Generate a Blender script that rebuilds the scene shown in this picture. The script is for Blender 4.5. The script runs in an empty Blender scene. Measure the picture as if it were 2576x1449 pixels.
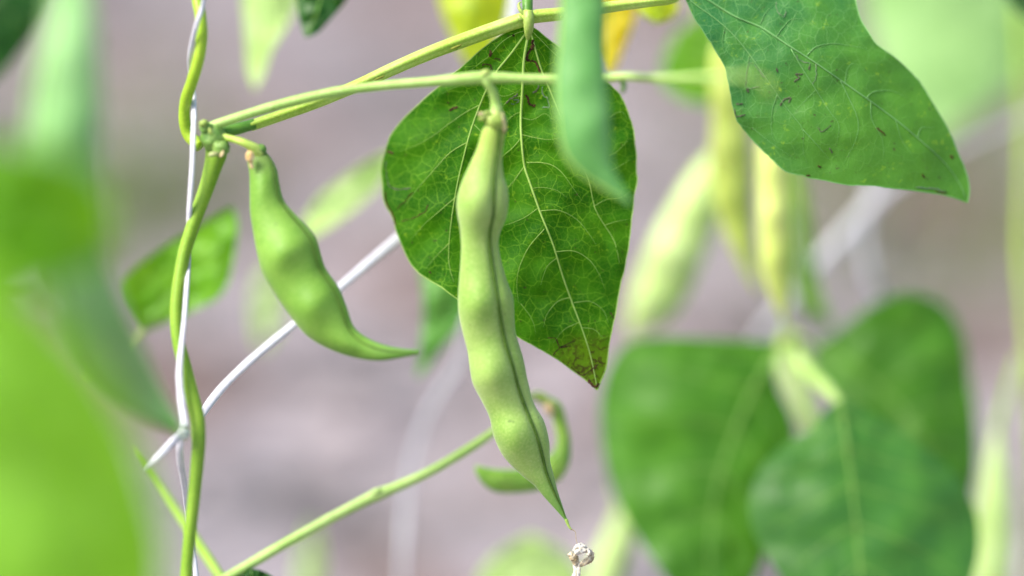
import bpy, math, random
import numpy as np
from mathutils import Vector, noise as mnoise

random.seed(7)
R = math.radians
scene = bpy.context.scene
col = scene.collection

# ------------------------------------------------------------------ camera, sky, sun, exposure
PITCH = R(18.0)
DIST = 0.7156                       # metres from the lens to the hanging leaf
CAM_Z = 0.50
cam_data = bpy.data.cameras.new('camera')
cam = bpy.data.objects.new('camera', cam_data)
col.objects.link(cam)
FWD = Vector((0, math.cos(PITCH), -math.sin(PITCH)))
UPV = Vector((0, math.sin(PITCH), math.cos(PITCH)))
RGT = Vector((1, 0, 0))
CAM = Vector((0, -DIST * math.cos(PITCH), CAM_Z))
cam.location = CAM
cam.rotation_euler = (math.pi / 2 - PITCH, 0, 0)
cam_data.sensor_width = 36
cam_data.lens = 100
cam_data.clip_start = 0.02
cam_data.clip_end = 400
cam_data.dof.use_dof = True
cam_data.dof.focus_distance = DIST - 0.004
cam_data.dof.aperture_fstop = 2.2
scene.camera = cam

SUN_EL, SUN_AZ = R(52), R(-109)      # azimuth from +Y (away from camera) towards +X
world = bpy.data.worlds.new('World')
scene.world = world
world.use_nodes = True
wn = world.node_tree.nodes
wl = world.node_tree.links
for n in list(wn):
    wn.remove(n)
sky = wn.new('ShaderNodeTexSky')
sky.sky_type = 'NISHITA'
sky.sun_disc = False
sky.sun_elevation = SUN_EL
sky.sun_rotation = SUN_AZ
sky.air_density = 1.0
sky.dust_density = 3.0
sky.ozone_density = 1.0
bg = wn.new('ShaderNodeBackground')
bg.inputs['Strength'].default_value = 0.065
wo = wn.new('ShaderNodeOutputWorld')
wl.new(sky.outputs[0], bg.inputs[0])
wl.new(bg.outputs[0], wo.inputs[0])

sd = bpy.data.lights.new('sun', 'SUN')
sd.energy = 1.5
sd.angle = R(26)
sd.color = (1.0, 0.94, 0.84)
sun = bpy.data.objects.new('sun', sd)
col.objects.link(sun)
sdir = Vector((math.sin(SUN_AZ) * math.cos(SUN_EL), math.cos(SUN_AZ) * math.cos(SUN_EL), math.sin(SUN_EL)))
sun.rotation_euler = sdir.to_track_quat('Z', 'Y').to_euler()
sun.location = sdir * 5

scene.view_settings.view_transform = 'Standard'
scene.view_settings.look = 'None'
scene.view_settings.exposure = 1.88
scene.view_settings.gamma = 1.0
scene.view_settings.use_curve_mapping = False
scene.render.engine = 'CYCLES'
scene.cycles.use_denoising = True
scene.cycles.max_bounces = 10
scene.cycles.transmission_bounces = 6

# ------------------------------------------------------------------ placing helpers
def P(x, y, d=0.0):
    """the place in the garden seen at sheet position x, y (2576 wide), d metres behind the leaf plane"""
    D = DIST + d
    k = 0.36 / 2576
    return CAM + (FWD + RGT * ((x - 1288) * k) + UPV * ((724.5 - y) * k)) * D

def px(d=0.0):
    return (DIST + d) * 0.36 / 2576

def catmull(pts, n):
    """smooth resample of a polyline (any dimension) to n+1 points evenly by length"""
    p = np.asarray(pts, float)
    if len(p) == 2:
        t = np.linspace(0, 1, n + 1)[:, None]
        return p[0] * (1 - t) + p[1] * t
    q = np.vstack([2 * p[0] - p[1], p, 2 * p[-1] - p[-2]])
    out = []
    m = 14
    for i in range(1, len(q) - 2):
        p0, p1, p2, p3 = q[i - 1], q[i], q[i + 1], q[i + 2]
        for s in range(m):
            t = s / m
            out.append(0.5 * ((2 * p1) + (-p0 + p2) * t + (2 * p0 - 5 * p1 + 4 * p2 - p3) * t * t + (-p0 + 3 * p1 - 3 * p2 + p3) * t ** 3))
    out.append(p[-1])
    out = np.array(out)
    seg = np.linalg.norm(np.diff(out[:, :2], axis=0), axis=1) + 1e-9
    s = np.concatenate([[0], np.cumsum(seg)])
    tt = np.linspace(0, s[-1], n + 1)
    return np.stack([np.interp(tt, s, out[:, k]) for k in range(p.shape[1])], axis=1)

def build(name, verts, faces, mat, parent=None, uv=None, smooth=True):
    me = bpy.data.meshes.new(name)
    me.from_pydata([tuple(v) for v in verts], [], faces)
    if smooth:
        me.polygons.foreach_set('use_smooth', [True] * len(me.polygons))
    if uv is not None:
        lay = me.uv_layers.new(name='UVMap')
        li = np.empty(len(me.loops), dtype=np.int32)
        me.loops.foreach_get('vertex_index', li)
        lay.data.foreach_set('uv', np.asarray(uv, np.float32)[li].ravel())
    me.materials.append(mat)
    me.update()
    o = bpy.data.objects.new(name, me)
    col.objects.link(o)
    if parent is not None:
        o.parent = parent
        o.matrix_parent_inverse = parent.matrix_world.inverted()
    return o

def thing(name, label, cat, loc, group=None):
    o = bpy.data.objects.new(name, None)
    o.empty_display_size = 0.01
    o.location = loc
    col.objects.link(o)
    from mathutils import Matrix
    o.matrix_world = Matrix.Translation(Vector(loc))
    o['label'] = label
    o['category'] = cat
    if group:
        o['group'] = group
    return o

def tube_geo(pts, rad, seg=12, prof=None, cap=True, twist=0.0):
    """pts: world points, rad: per point radius; prof(theta, t) multiplies it"""
    pts = [Vector(p) for p in pts]
    n = len(pts)
    tans = []
    for i in range(n):
        a = pts[max(0, i - 1)]
        b = pts[min(n - 1, i + 1)]
        tans.append((b - a).normalized())
    ref = -FWD
    nrm = (ref - tans[0] * ref.dot(tans[0])).normalized()
    V, F = [], []
    for i in range(n):
        if i:
            nrm = (nrm - tans[i] * nrm.dot(tans[i])).normalized()
        bn = tans[i].cross(nrm)
        t = i / (n - 1)
        for k in range(seg):
            th = 2 * math.pi * k / seg
            r = rad[i] * (prof(th + twist * t, t) if prof else 1.0)
            V.append(pts[i] + (nrm * math.cos(th) + bn * math.sin(th)) * r)
    for i in range(n - 1):
        for k in range(seg):
            a = i * seg + k
            b = i * seg + (k + 1) % seg
            F.append((a, b, b + seg, a + seg))
    if cap:
        F.append(tuple(range(seg - 1, -1, -1)))
        F.append(tuple(range((n - 1) * seg, n * seg)))
    return V, F

def tube(name, path, mat, parent=None, n=40, seg=12, prof=None, wob=0.0, twist=0.0):
    """path rows: x, y, depth, radius (sheet units)"""
    c = catmull(path, n)
    pts = [P(x, y, d) for x, y, d, r in c]
    rad = [max(r, 0.05) * px(d) for x, y, d, r in c]
    if wob:
        s = random.random() * 50
        rad = [r * (1 + wob * mnoise.noise(Vector((i * 0.21, s, 0)))) for i, r in enumerate(rad)]
    V, F = tube_geo(pts, rad, seg, prof, True, twist)
    return build(name, V, F, mat, parent)

def lump(name, c, rad, mat, parent=None, amp=0.25, freq=2.2, seed=0.0, rot=0.0, nu=20, nv=14):
    """uneven knob; c = x,y,d; rad = half sizes in sheet units (across, along, deep)"""
    x, y, d = c
    u = px(d)
    V, F = [], []
    for j in range(nv + 1):
        ph = math.pi * j / nv
        for i in range(nu):
            th = 2 * math.pi * i / nu
            n = Vector((math.sin(ph) * math.cos(th), math.cos(ph), math.sin(ph) * math.sin(th)))
            k = 1 + amp * mnoise.noise(n * freq + Vector((seed, seed * 2.1, 3)))
            a, b, e = n.x * rad[0] * k, n.y * rad[1] * k, n.z * rad[2] * k
            a, b = a * math.cos(rot) - b * math.sin(rot), a * math.sin(rot) + b * math.cos(rot)
            V.append(P(x, y, d) + RGT * a * u + UPV * b * u + FWD * e * u)
    for j in range(nv):
        for i in range(nu):
            i2 = (i + 1) % nu
            F.append((j * nu + i, j * nu + i2, (j + 1) * nu + i2, (j + 1) * nu + i))
    return build(name, V, F, mat, parent)

# ------------------------------------------------------------------ materials
def srgb(r, g, b):
    f = lambda c: (c / 255 / 12.92) if c / 255 <= 0.04045 else ((c / 255 + 0.055) / 1.055) ** 2.4
    return (f(r), f(g), f(b), 1)

class NT:
    def __init__(self, name):
        self.m = bpy.data.materials.new(name)
        self.m.use_nodes = True
        self.t = self.m.node_tree
        for n in list(self.t.nodes):
            self.t.nodes.remove(n)
        self.out = self.t.nodes.new('ShaderNodeOutputMaterial')
    def n(self, kind, **kw):
        nd = self.t.nodes.new(kind)
        for k, v in kw.items():
            if k.startswith('i_'):
                key = k[2:]
                key = int(key) if key.isdigit() else key.replace('_', ' ')
                nd.inputs[key].default_value = v
            else:
                setattr(nd, k, v)
        return nd
    def l(self, a, b):
        self.t.links.new(a, b)
    def mix(self, fac, a, b):
        nd = self.t.nodes.new('ShaderNodeMix')
        nd.data_type = 'RGBA'
        for sock, v in ((nd.inputs[0], fac), (nd.inputs[6], a), (nd.inputs[7], b)):
            if hasattr(v, 'links'):
                self.l(v, sock)
            else:
                sock.default_value = v
        return nd.outputs[2]
    def ramp(self, src, lo, hi, a=0.0, b=1.0):
        nd = self.n('ShaderNodeMapRange', clamp=True)
        nd.interpolation_type = 'SMOOTHSTEP'
        nd.inputs[1].default_value = lo
        nd.inputs[2].default_value = hi
        nd.inputs[3].default_value = a
        nd.inputs[4].default_value = b
        self.l(src, nd.inputs[0])
        return nd.outputs[0]
    def math(self, op, a, b):
        nd = self.n('ShaderNodeMath', operation=op)
        for s, v in zip(nd.inputs, (a, b)):
            if hasattr(v, 'links'):
                self.l(v, s)
            else:
                s.default_value = v
        return nd.outputs[0]
    def noise(self, vec, scale, detail=3.0, rough=0.55, dist=0.0):
        nd = self.n('ShaderNodeTexNoise', i_Scale=scale, i_Detail=detail, i_Roughness=rough, i_Distortion=dist)
        self.l(vec, nd.inputs['Vector'])
        return nd.outputs

def leaf_mat(name, dark, light, vein, trans=0.35, net=0.6, rough=0.45, spec=0.4, tip=None, tipc=None, specks=0.0, tcol=None, bump=0.25, tipbrown=None, edgehue=None):
    t = NT(name)
    uv = t.n('ShaderNodeUVMap').outputs[0]
    nz = t.noise(uv, 1.1, 4)
    nz2 = t.noise(uv, 9.0, 3)
    base = t.mix(t.ramp(nz[0], 0.35, 0.68), dark, light)
    base = t.mix(t.ramp(nz2[0], 0.45, 0.75, 0, 0.35), base, light)
    # wandering coordinates for the vein mesh
    wv = t.n('ShaderNodeVectorMath', operation='MULTIPLY_ADD')
    nd = t.noise(uv, 2.6, 2)
    t.l(nd[1], wv.inputs[0])
    wv.inputs[1].default_value = (0.22, 0.22, 0)
    t.l(uv, wv.inputs[2])
    masks = []
    for sc, lo, hi, amt in ((2.9, 0.008, 0.034, 1.0), (7.5, 0.015, 0.08, 0.38)):
        v = t.n('ShaderNodeTexVoronoi', feature='DISTANCE_TO_EDGE', voronoi_dimensions='2D')
        v.inputs['Scale'].default_value = sc
        t.l(wv.outputs[0], v.inputs['Vector'])
        masks.append(t.ramp(v.outputs['Distance'], lo, hi, amt, 0))
    m = t.math('MAXIMUM', masks[0], masks[1])
    vis = t.ramp(t.noise(uv, 0.8, 2)[0], 0.3, 0.7, 0.45, 1.0)
    m = t.math('MULTIPLY', t.math('MULTIPLY', m, vis), net)
    base = t.mix(m, base, vein)
    if tip is not None:
        dv = t.n('ShaderNodeVectorMath', operation='DISTANCE')
        t.l(uv, dv.inputs[0])
        dv.inputs[1].default_value = (tip[0], tip[1], 0)
        base = t.mix(t.ramp(dv.outputs['Value'], tip[2], tip[3], 0.75, 0), base, tipc)
    if specks:
        s = t.noise(uv, 7.0, 4, 0.65)
        base = t.mix(t.ramp(s[0], 0.635, 0.69, 0, specks), base, srgb(66, 50, 34))
        y = t.math('MULTIPLY', t.ramp(t.noise(uv, 1.3, 2)[0], 0.5, 0.68), t.ramp(t.noise(uv, 6.0, 4, 0.7)[0], 0.55, 0.66))
        base = t.mix(t.math('MULTIPLY', y, 0.65), base, srgb(150, 190, 50))
    if tipbrown is not None:
        dv = t.n('ShaderNodeVectorMath', operation='DISTANCE')
        t.l(uv, dv.inputs[0])
        dv.inputs[1].default_value = (tipbrown[0], tipbrown[1], 0)
        near = t.ramp(dv.outputs['Value'], tipbrown[2] * 0.35, tipbrown[2], 1, 0)
        bn = t.noise(uv, 5.0, 5, 0.7, 0.8)
        base = t.mix(t.math('MULTIPLY', near, 0.6), base, srgb(116, 150, 30))
        base = t.mix(t.math('MULTIPLY', near, t.ramp(bn[0], 0.47, 0.60, 0, 0.85)), base, srgb(70, 52, 28))
    pb = t.n('ShaderNodeBsdfPrincipled', i_Roughness=rough)
    pb.inputs['Specular IOR Level'].default_value = spec
    t.l(base, pb.inputs['Base Color'])
    bp = t.n('ShaderNodeBump', i_Strength=bump, i_Distance=0.0006)
    bh = t.math('ADD', t.math('MULTIPLY', m, -1.0 if bump > 0 else 1.0), t.math('MULTIPLY', nz2[0], 0.5))
    t.l(bh, bp.inputs['Height'])
    bp.inputs['Strength'].default_value = abs(bump)
    t.l(bp.outputs[0], pb.inputs['Normal'])
    tr = t.n('ShaderNodeBsdfTranslucent')
    hs = t.n('ShaderNodeHueSaturation', i_Hue=0.485, i_Saturation=1.1, i_Value=1.55)
    t.l(base, hs.inputs['Color'])
    t.l(hs.outputs[0], tr.inputs['Color'])
    t.l(bp.outputs[0], tr.inputs['Normal'])
    ms = t.n('ShaderNodeMixShader')
    ms.inputs[0].default_value = trans
    t.l(pb.outputs[0], ms.inputs[1])
    t.l(tr.outputs[0], ms.inputs[2])
    t.l(ms.outputs[0], t.out.inputs[0])
    return t.m

def flesh_mat(name, a, b, rough=0.42, sss=0.25, grain=0.18, scale=70, spec=0.4, spots=0.0, sheen=0.0, ends=()):
    t = NT(name)
    co = t.n('ShaderNodeTexCoord').outputs['Object']
    nz = t.noise(co, scale, 3)
    base = t.mix(t.ramp(nz[0], 0.35, 0.68), a, b)
    fine = t.noise(co, 1700, 2)
    base = t.mix(t.ramp(fine[0], 0.4, 0.75, 0, 0.4), base, (min(1, b[0] * 1.5), min(1, b[1] * 1.25), min(1, b[2] * 1.7), 1))
    for (pt, r0, r1, c, amt) in ends:
        dv = t.n('ShaderNodeVectorMath', operation='DISTANCE')
        t.l(co, dv.inputs[0])
        dv.inputs[1].default_value = tuple(pt)
        base = t.mix(t.ramp(dv.outputs['Value'], r0, r1, amt, 0), base, c)
    if spots:
        s = t.noise(co, 420, 2)
        base = t.mix(t.ramp(s[0], 0.68, 0.75, 0, spots), base, srgb(70, 95, 40))
        s2 = t.noise(co, 150, 4, 0.7)
        base = t.mix(t.ramp(s2[0], 0.58, 0.72, 0, spots * 0.5), base, (a[0] * 0.6, a[1] * 0.72, a[2] * 0.5, 1))
    pb = t.n('ShaderNodeBsdfPrincipled', i_Roughness=rough)
    pb.inputs['Specular IOR Level'].default_value = spec
    pb.inputs['Subsurface Weight'].default_value = sss
    pb.inputs['Subsurface Radius'].default_value = (0.6, 1.0, 0.25)
    pb.inputs['Subsurface Scale'].default_value = 0.003
    pb.inputs['Sheen Weight'].default_value = sheen
    pb.inputs['Sheen Roughness'].default_value = 0.4
    t.l(base, pb.inputs['Base Color'])
    bp = t.n('ShaderNodeBump', i_Strength=grain, i_Distance=0.0004)
    t.l(t.noise(co, 2300, 3)[0], bp.inputs['Height'])
    t.l(bp.outputs[0], pb.inputs['Normal'])
    t.l(pb.outputs[0], t.out.inputs[0])
    return t.m

def plain_mat(name, a, b, rough=0.6, scale=300, spec=0.3, trans=0.0):
    t = NT(name)
    co = t.n('ShaderNodeTexCoord').outputs['Object']
    base = t.mix(t.ramp(t.noise(co, scale, 3)[0], 0.35, 0.65), a, b)
    pb = t.n('ShaderNodeBsdfPrincipled', i_Roughness=rough)
    pb.inputs['Specular IOR Level'].default_value = spec
    t.l(base, pb.inputs['Base Color'])
    if trans:
        tr = t.n('ShaderNodeBsdfTranslucent')
        t.l(base, tr.inputs['Color'])
        ms = t.n('ShaderNodeMixShader')
        ms.inputs[0].default_value = trans
        t.l(pb.outputs[0], ms.inputs[1])
        t.l(tr.outputs[0], ms.inputs[2])
        t.l(ms.outputs[0], t.out.inputs[0])
    else:
        t.l(pb.outputs[0], t.out.inputs[0])
    return t.m

M = {}
M['leaf_hero'] = leaf_mat('leaf_underside_green', srgb(42, 105, 8), srgb(66, 130, 14), srgb(132, 184, 60), trans=0.45, net=0.75, specks=0.85, spec=0.18, rough=0.6, bump=-0.3, tipbrown=(14.8, 9.4, 1.35))
M['leaf_sky_tint'] = leaf_mat('leaf_green_sky_tint', srgb(50, 118, 60), srgb(72, 136, 54), srgb(122, 178, 104), trans=0.26, net=0.8, rough=0.5, spec=0.4, specks=0.7, bump=0.3, tip=(23.2, 4.4, 1.5, 7.0), tipc=srgb(86, 144, 36))  # bluish sky reflection painted into the base colour, fading towards the greener tip
M['leaf_mid'] = leaf_mat('leaf_mid_green', srgb(60, 118, 22), srgb(80, 142, 34), srgb(110, 160, 70), trans=0.30, net=0.2)
M['leaf_fresh'] = leaf_mat('leaf_fresh_green', srgb(84, 146, 60), srgb(104, 164, 74), srgb(150, 196, 100), trans=0.35, net=0.2)
M['leaf_cool'] = leaf_mat('leaf_cool_green', srgb(66, 128, 48), srgb(84, 148, 54), srgb(120, 172, 96), trans=0.28, net=0.25, rough=0.42, spec=0.45)
M['leaf_deep'] = leaf_mat('leaf_deep_green', srgb(24, 74, 14), srgb(38, 92, 20), srgb(80, 130, 50), trans=0.25, net=0.2)
M['leaf_bright'] = leaf_mat('leaf_bright_green', srgb(92, 158, 26), srgb(112, 172, 36), srgb(150, 196, 70), trans=0.45, net=0.2)
M['leaf_lime'] = leaf_mat('leaf_lime_green', srgb(134, 200, 58), srgb(152, 212, 80), srgb(170, 206, 80), trans=0.5, net=0.2)
M['leaf_yellow'] = leaf_mat('leaf_yellowing', srgb(182, 206, 44), srgb(194, 214, 70), srgb(210, 214, 90), trans=0.5, net=0.2)
M['leaf_mist'] = leaf_mat('leaf_misty_green', srgb(152, 202, 120), srgb(172, 216, 140), srgb(190, 220, 170), trans=0.45, net=0.15)
M['leaf_gold'] = leaf_mat('leaf_golden', srgb(226, 204, 30), srgb(228, 214, 60), srgb(224, 204, 90), trans=0.5, net=0.2)
M['leaf_pale'] = leaf_mat('leaf_pale_green', srgb(178, 214, 124), srgb(196, 226, 150), srgb(190, 214, 150), trans=0.45, net=0.15)
M['vein'] = plain_mat('vein_light', srgb(164, 202, 94), srgb(176, 212, 106), 0.5, 300, 0.35, 0.15)
M['vein_blue'] = plain_mat('vein_pale_on_blue', srgb(114, 170, 98), srgb(126, 180, 106), 0.5, 300, 0.35, 0.15)
M['vein_soft'] = plain_mat('vein_soft', srgb(126, 178, 78), srgb(140, 188, 88), 0.5, 300, 0.3, 0.15)
M['pod'] = flesh_mat('pod_skin', srgb(136, 176, 76), srgb(162, 194, 102), rough=0.5, spec=0.35, sss=0.3, grain=0.35, scale=60, spots=0.5, sheen=0.3, ends=((P(1425, 1310, -0.004), 0.002, 0.020, srgb(92, 142, 58), 0.8), (P(1248, 320, -0.021), 0.002, 0.014, srgb(168, 190, 70), 0.5)))
M['pod_left'] = flesh_mat('pod_skin_mid_green', srgb(102, 150, 48), srgb(126, 170, 66), rough=0.5, spec=0.3, sss=0.25, grain=0.3, scale=60, spots=0.35, sheen=0.2, ends=((P(1050, 885, -0.024), 0.003, 0.02, srgb(74, 122, 42), 0.7), (P(655, 385, -0.015), 0.001, 0.008, srgb(120, 140, 80), 0.6)))
M['pod_front'] = flesh_mat('pod_skin_bluish', srgb(84, 146, 66), srgb(108, 166, 90), sss=0.25, grain=0.1, scale=50, rough=0.5)
M['pod_big'] = flesh_mat('pod_skin_cool_green', srgb(118, 180, 92), srgb(150, 200, 126), sss=0.25, grain=0.1, scale=30, rough=0.4)
M['pod_wax'] = flesh_mat('pod_skin_pale_yellow', srgb(182, 206, 88), srgb(206, 222, 124), sss=0.3, grain=0.1, scale=40)
M['pod_white'] = flesh_mat('pod_skin_whitish', srgb(184, 216, 124), srgb(202, 228, 152), sss=0.3, grain=0.1, scale=40)
M['pod_small'] = flesh_mat('pod_skin_young', srgb(100, 156, 52), srgb(150, 190, 74), sss=0.25, grain=0.1, scale=110)
M['seam'] = flesh_mat('pod_seam', srgb(66, 98, 30), srgb(86, 118, 44), sss=0.1, scale=300, spec=0.2)
M['beak'] = plain_mat('pod_beak', srgb(170, 196, 104), srgb(150, 184, 80), 0.5, 300)
M['calyx'] = flesh_mat('calyx_skin', srgb(140, 172, 66), srgb(166, 186, 100), sss=0.2, scale=160)
M['calyx_pink'] = flesh_mat('calyx_rim_pinkish', srgb(170, 186, 120), srgb(164, 138, 108), sss=0.2, scale=200)
M['tan'] = plain_mat('dry_scale', srgb(206, 168, 104), srgb(226, 204, 156), 0.6, 400)
M['stem'] = flesh_mat('stem_skin', srgb(144, 182, 36), srgb(162, 196, 56), sss=0.25, scale=90, rough=0.4, spots=0.3)
M['stem_low'] = flesh_mat('stem_skin_olive', srgb(120, 162, 40), srgb(140, 178, 54), sss=0.25, scale=70, rough=0.4, spots=0.3)
M['stalk'] = flesh_mat('stalk_skin', srgb(164, 196, 70), srgb(186, 212, 106), sss=0.25, scale=120, rough=0.45, spots=0.4)
M['pulvinus'] = flesh_mat('pulvinus_skin', srgb(76, 128, 40), srgb(96, 146, 52), sss=0.2, scale=120)
M['stalk_pale'] = flesh_mat('flower_stalk_skin', srgb(150, 188, 92), srgb(174, 204, 120), sss=0.25, scale=90, rough=0.5)
M['node'] = flesh_mat('node_skin', srgb(84, 132, 52), srgb(128, 164, 76), sss=0.2, scale=260, grain=0.4)
M['twine'] = plain_mat('white_plastic_twine', srgb(214, 214, 226), srgb(228, 228, 236), 0.4, 500, 0.5, 0.1)
M['petal'] = plain_mat('withered_petal', srgb(222, 214, 196), srgb(240, 237, 228), 0.7, 900, 0.2, 0.15)
M['petal_brown'] = plain_mat('withered_petal_brown', srgb(182, 164, 128), srgb(220, 208, 182), 0.7, 900, 0.2, 0.1)
M['thread'] = plain_mat('dry_thread', srgb(150, 126, 96), srgb(176, 160, 128), 0.7, 900)
M['scar'] = plain_mat('stalk_scar', srgb(110, 116, 44), srgb(138, 150, 56), 0.7, 900, 0.15)
M['mine'] = plain_mat('leaf_mine_brown', srgb(60, 42, 26), srgb(96, 72, 42), 0.7, 1500, 0.15)
M['mine_grey'] = plain_mat('leaf_mine_grey', srgb(96, 132, 92), srgb(120, 140, 104), 0.7, 1500, 0.15)
M['mine_purple'] = plain_mat('leaf_mine_purplish', srgb(80, 76, 62), srgb(98, 112, 80), 0.7, 1500, 0.15)

# ------------------------------------------------------------------ the setting: ground
def ground_mat():
    t = NT('dry_garden_soil')
    co = t.n('ShaderNodeTexCoord').outputs['Object']
    big = t.noise(co, 4.2, 2)
    mid = t.noise(co, 6.5, 3, 0.5, 0.3)
    fine = t.noise(co, 120, 4, 0.65)
    a = t.mix(t.ramp(big[0], 0.38, 0.62), srgb(94, 93, 94), srgb(122, 100, 92))
    a = t.mix(t.ramp(mid[0], 0.42, 0.60, 0, 0.9), a, srgb(168, 161, 167))
    a = t.mix(t.ramp(t.noise(co, 6.5, 3)[0], 0.55, 0.72, 0, 0.6), a, srgb(100, 102, 82))
    a = t.mix(t.ramp(fine[0], 0.4, 0.7, 0, 0.35), a, srgb(110, 100, 98))
    pb = t.n('ShaderNodeBsdfPrincipled', i_Roughness=0.95)
    pb.inputs['Specular IOR Level'].default_value = 0.15
    t.l(a, pb.inputs['Base Color'])
    bp = t.n('ShaderNodeBump', i_Strength=0.7, i_Distance=0.01)
    t.l(fine[0], bp.inputs['Height'])
    t.l(bp.outputs[0], pb.inputs['Normal'])
    t.l(pb.outputs[0], t.out.inputs[0])
    return t.m

def make_ground():
    def axis(c):
        inner = np.linspace(-1.6, 1.6, 121)
        outer = np.array([2, 2.6, 3.5, 5, 8, 14, 30, 70, 150])
        return np.concatenate([-outer[::-1], inner, outer]) + c
    xs, ys = axis(0), axis(1.0)
    V, F = [], []
    for y in ys:
        for x in xs:
            far = max(abs(x), abs(y - 1))
            k = 1 if far < 2 else 0.3
            z = (0.012 * mnoise.noise(Vector((x * 9, y * 9, 0))) + 0.02 * mnoise.noise(Vector((x * 2.3, y * 2.3, 5)))) * k
            V.append((x, y, z))
    nx = len(xs)
    for j in range(len(ys) - 1):
        for i in range(nx - 1):
            F.append((j * nx + i, j * nx + i + 1, (j + 1) * nx + i + 1, (j + 1) * nx + i))
    o = build('ground', V, F, ground_mat())
    o['kind'] = 'structure'
make_ground()

def make_clods():
    """loose crumbs of soil and gravel lying on the bed"""
    rnd = random.Random(3)
    V, F = [], []
    ico = [(0, 0, 1), (0.89, 0, 0.45), (0.28, 0.85, 0.45), (-0.72, 0.53, 0.45), (-0.72, -0.53, 0.45), (0.28, -0.85, 0.45), (0, 0, -0.5)]
    tri = [(0, 1, 2), (0, 2, 3), (0, 3, 4), (0, 4, 5), (0, 5, 1), (6, 2, 1), (6, 3, 2), (6, 4, 3), (6, 5, 4), (6, 1, 5)]
    for _ in range(5000):
        x, y = rnd.uniform(-1.1, 1.1), rnd.uniform(0.0, 2.4)
        s = rnd.uniform(0.003, 0.011) * (1 if rnd.random() < 0.93 else 2.2)
        b = len(V)
        z = 0.012 * mnoise.noise(Vector((x * 9, y * 9, 0))) + 0.02 * mnoise.noise(Vector((x * 2.3, y * 2.3, 5)))
        a = rnd.uniform(0, 6.28)
        for (p, q, r) in ico:
            k = s * rnd.uniform(0.75, 1.3)
            V.append((x + k * (p * math.cos(a) - q * math.sin(a)), y + k * (p * math.sin(a) + q * math.cos(a)), z + 0.6 * k * r + s * 0.2))
        F += [(b + i, b + j, b + k) for i, j, k in tri]
    o = build('gravel', V, F, plain_mat('soil_crumb', srgb(120, 110, 112), srgb(190, 182, 186), 0.95, 25, 0.1), None, smooth=False)
    o['kind'] = 'stuff'
    o['label'] = 'loose crumbs of dry greyish soil on the ground'
    o['category'] = 'gravel'
make_clods()

# ------------------------------------------------------------------ leaves
def seg_dist(pts, poly):
    """least distance from each pts row to the polyline"""
    best = np.full(len(pts), 1e9)
    for a, b in zip(poly[:-1], poly[1:]):
        ab = b - a
        t = np.clip(((pts - a) @ ab) / (ab @ ab + 1e-9), 0, 1)
        best = np.minimum(best, np.linalg.norm(pts - (a + t[:, None] * ab), axis=1))
    return best

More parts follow.
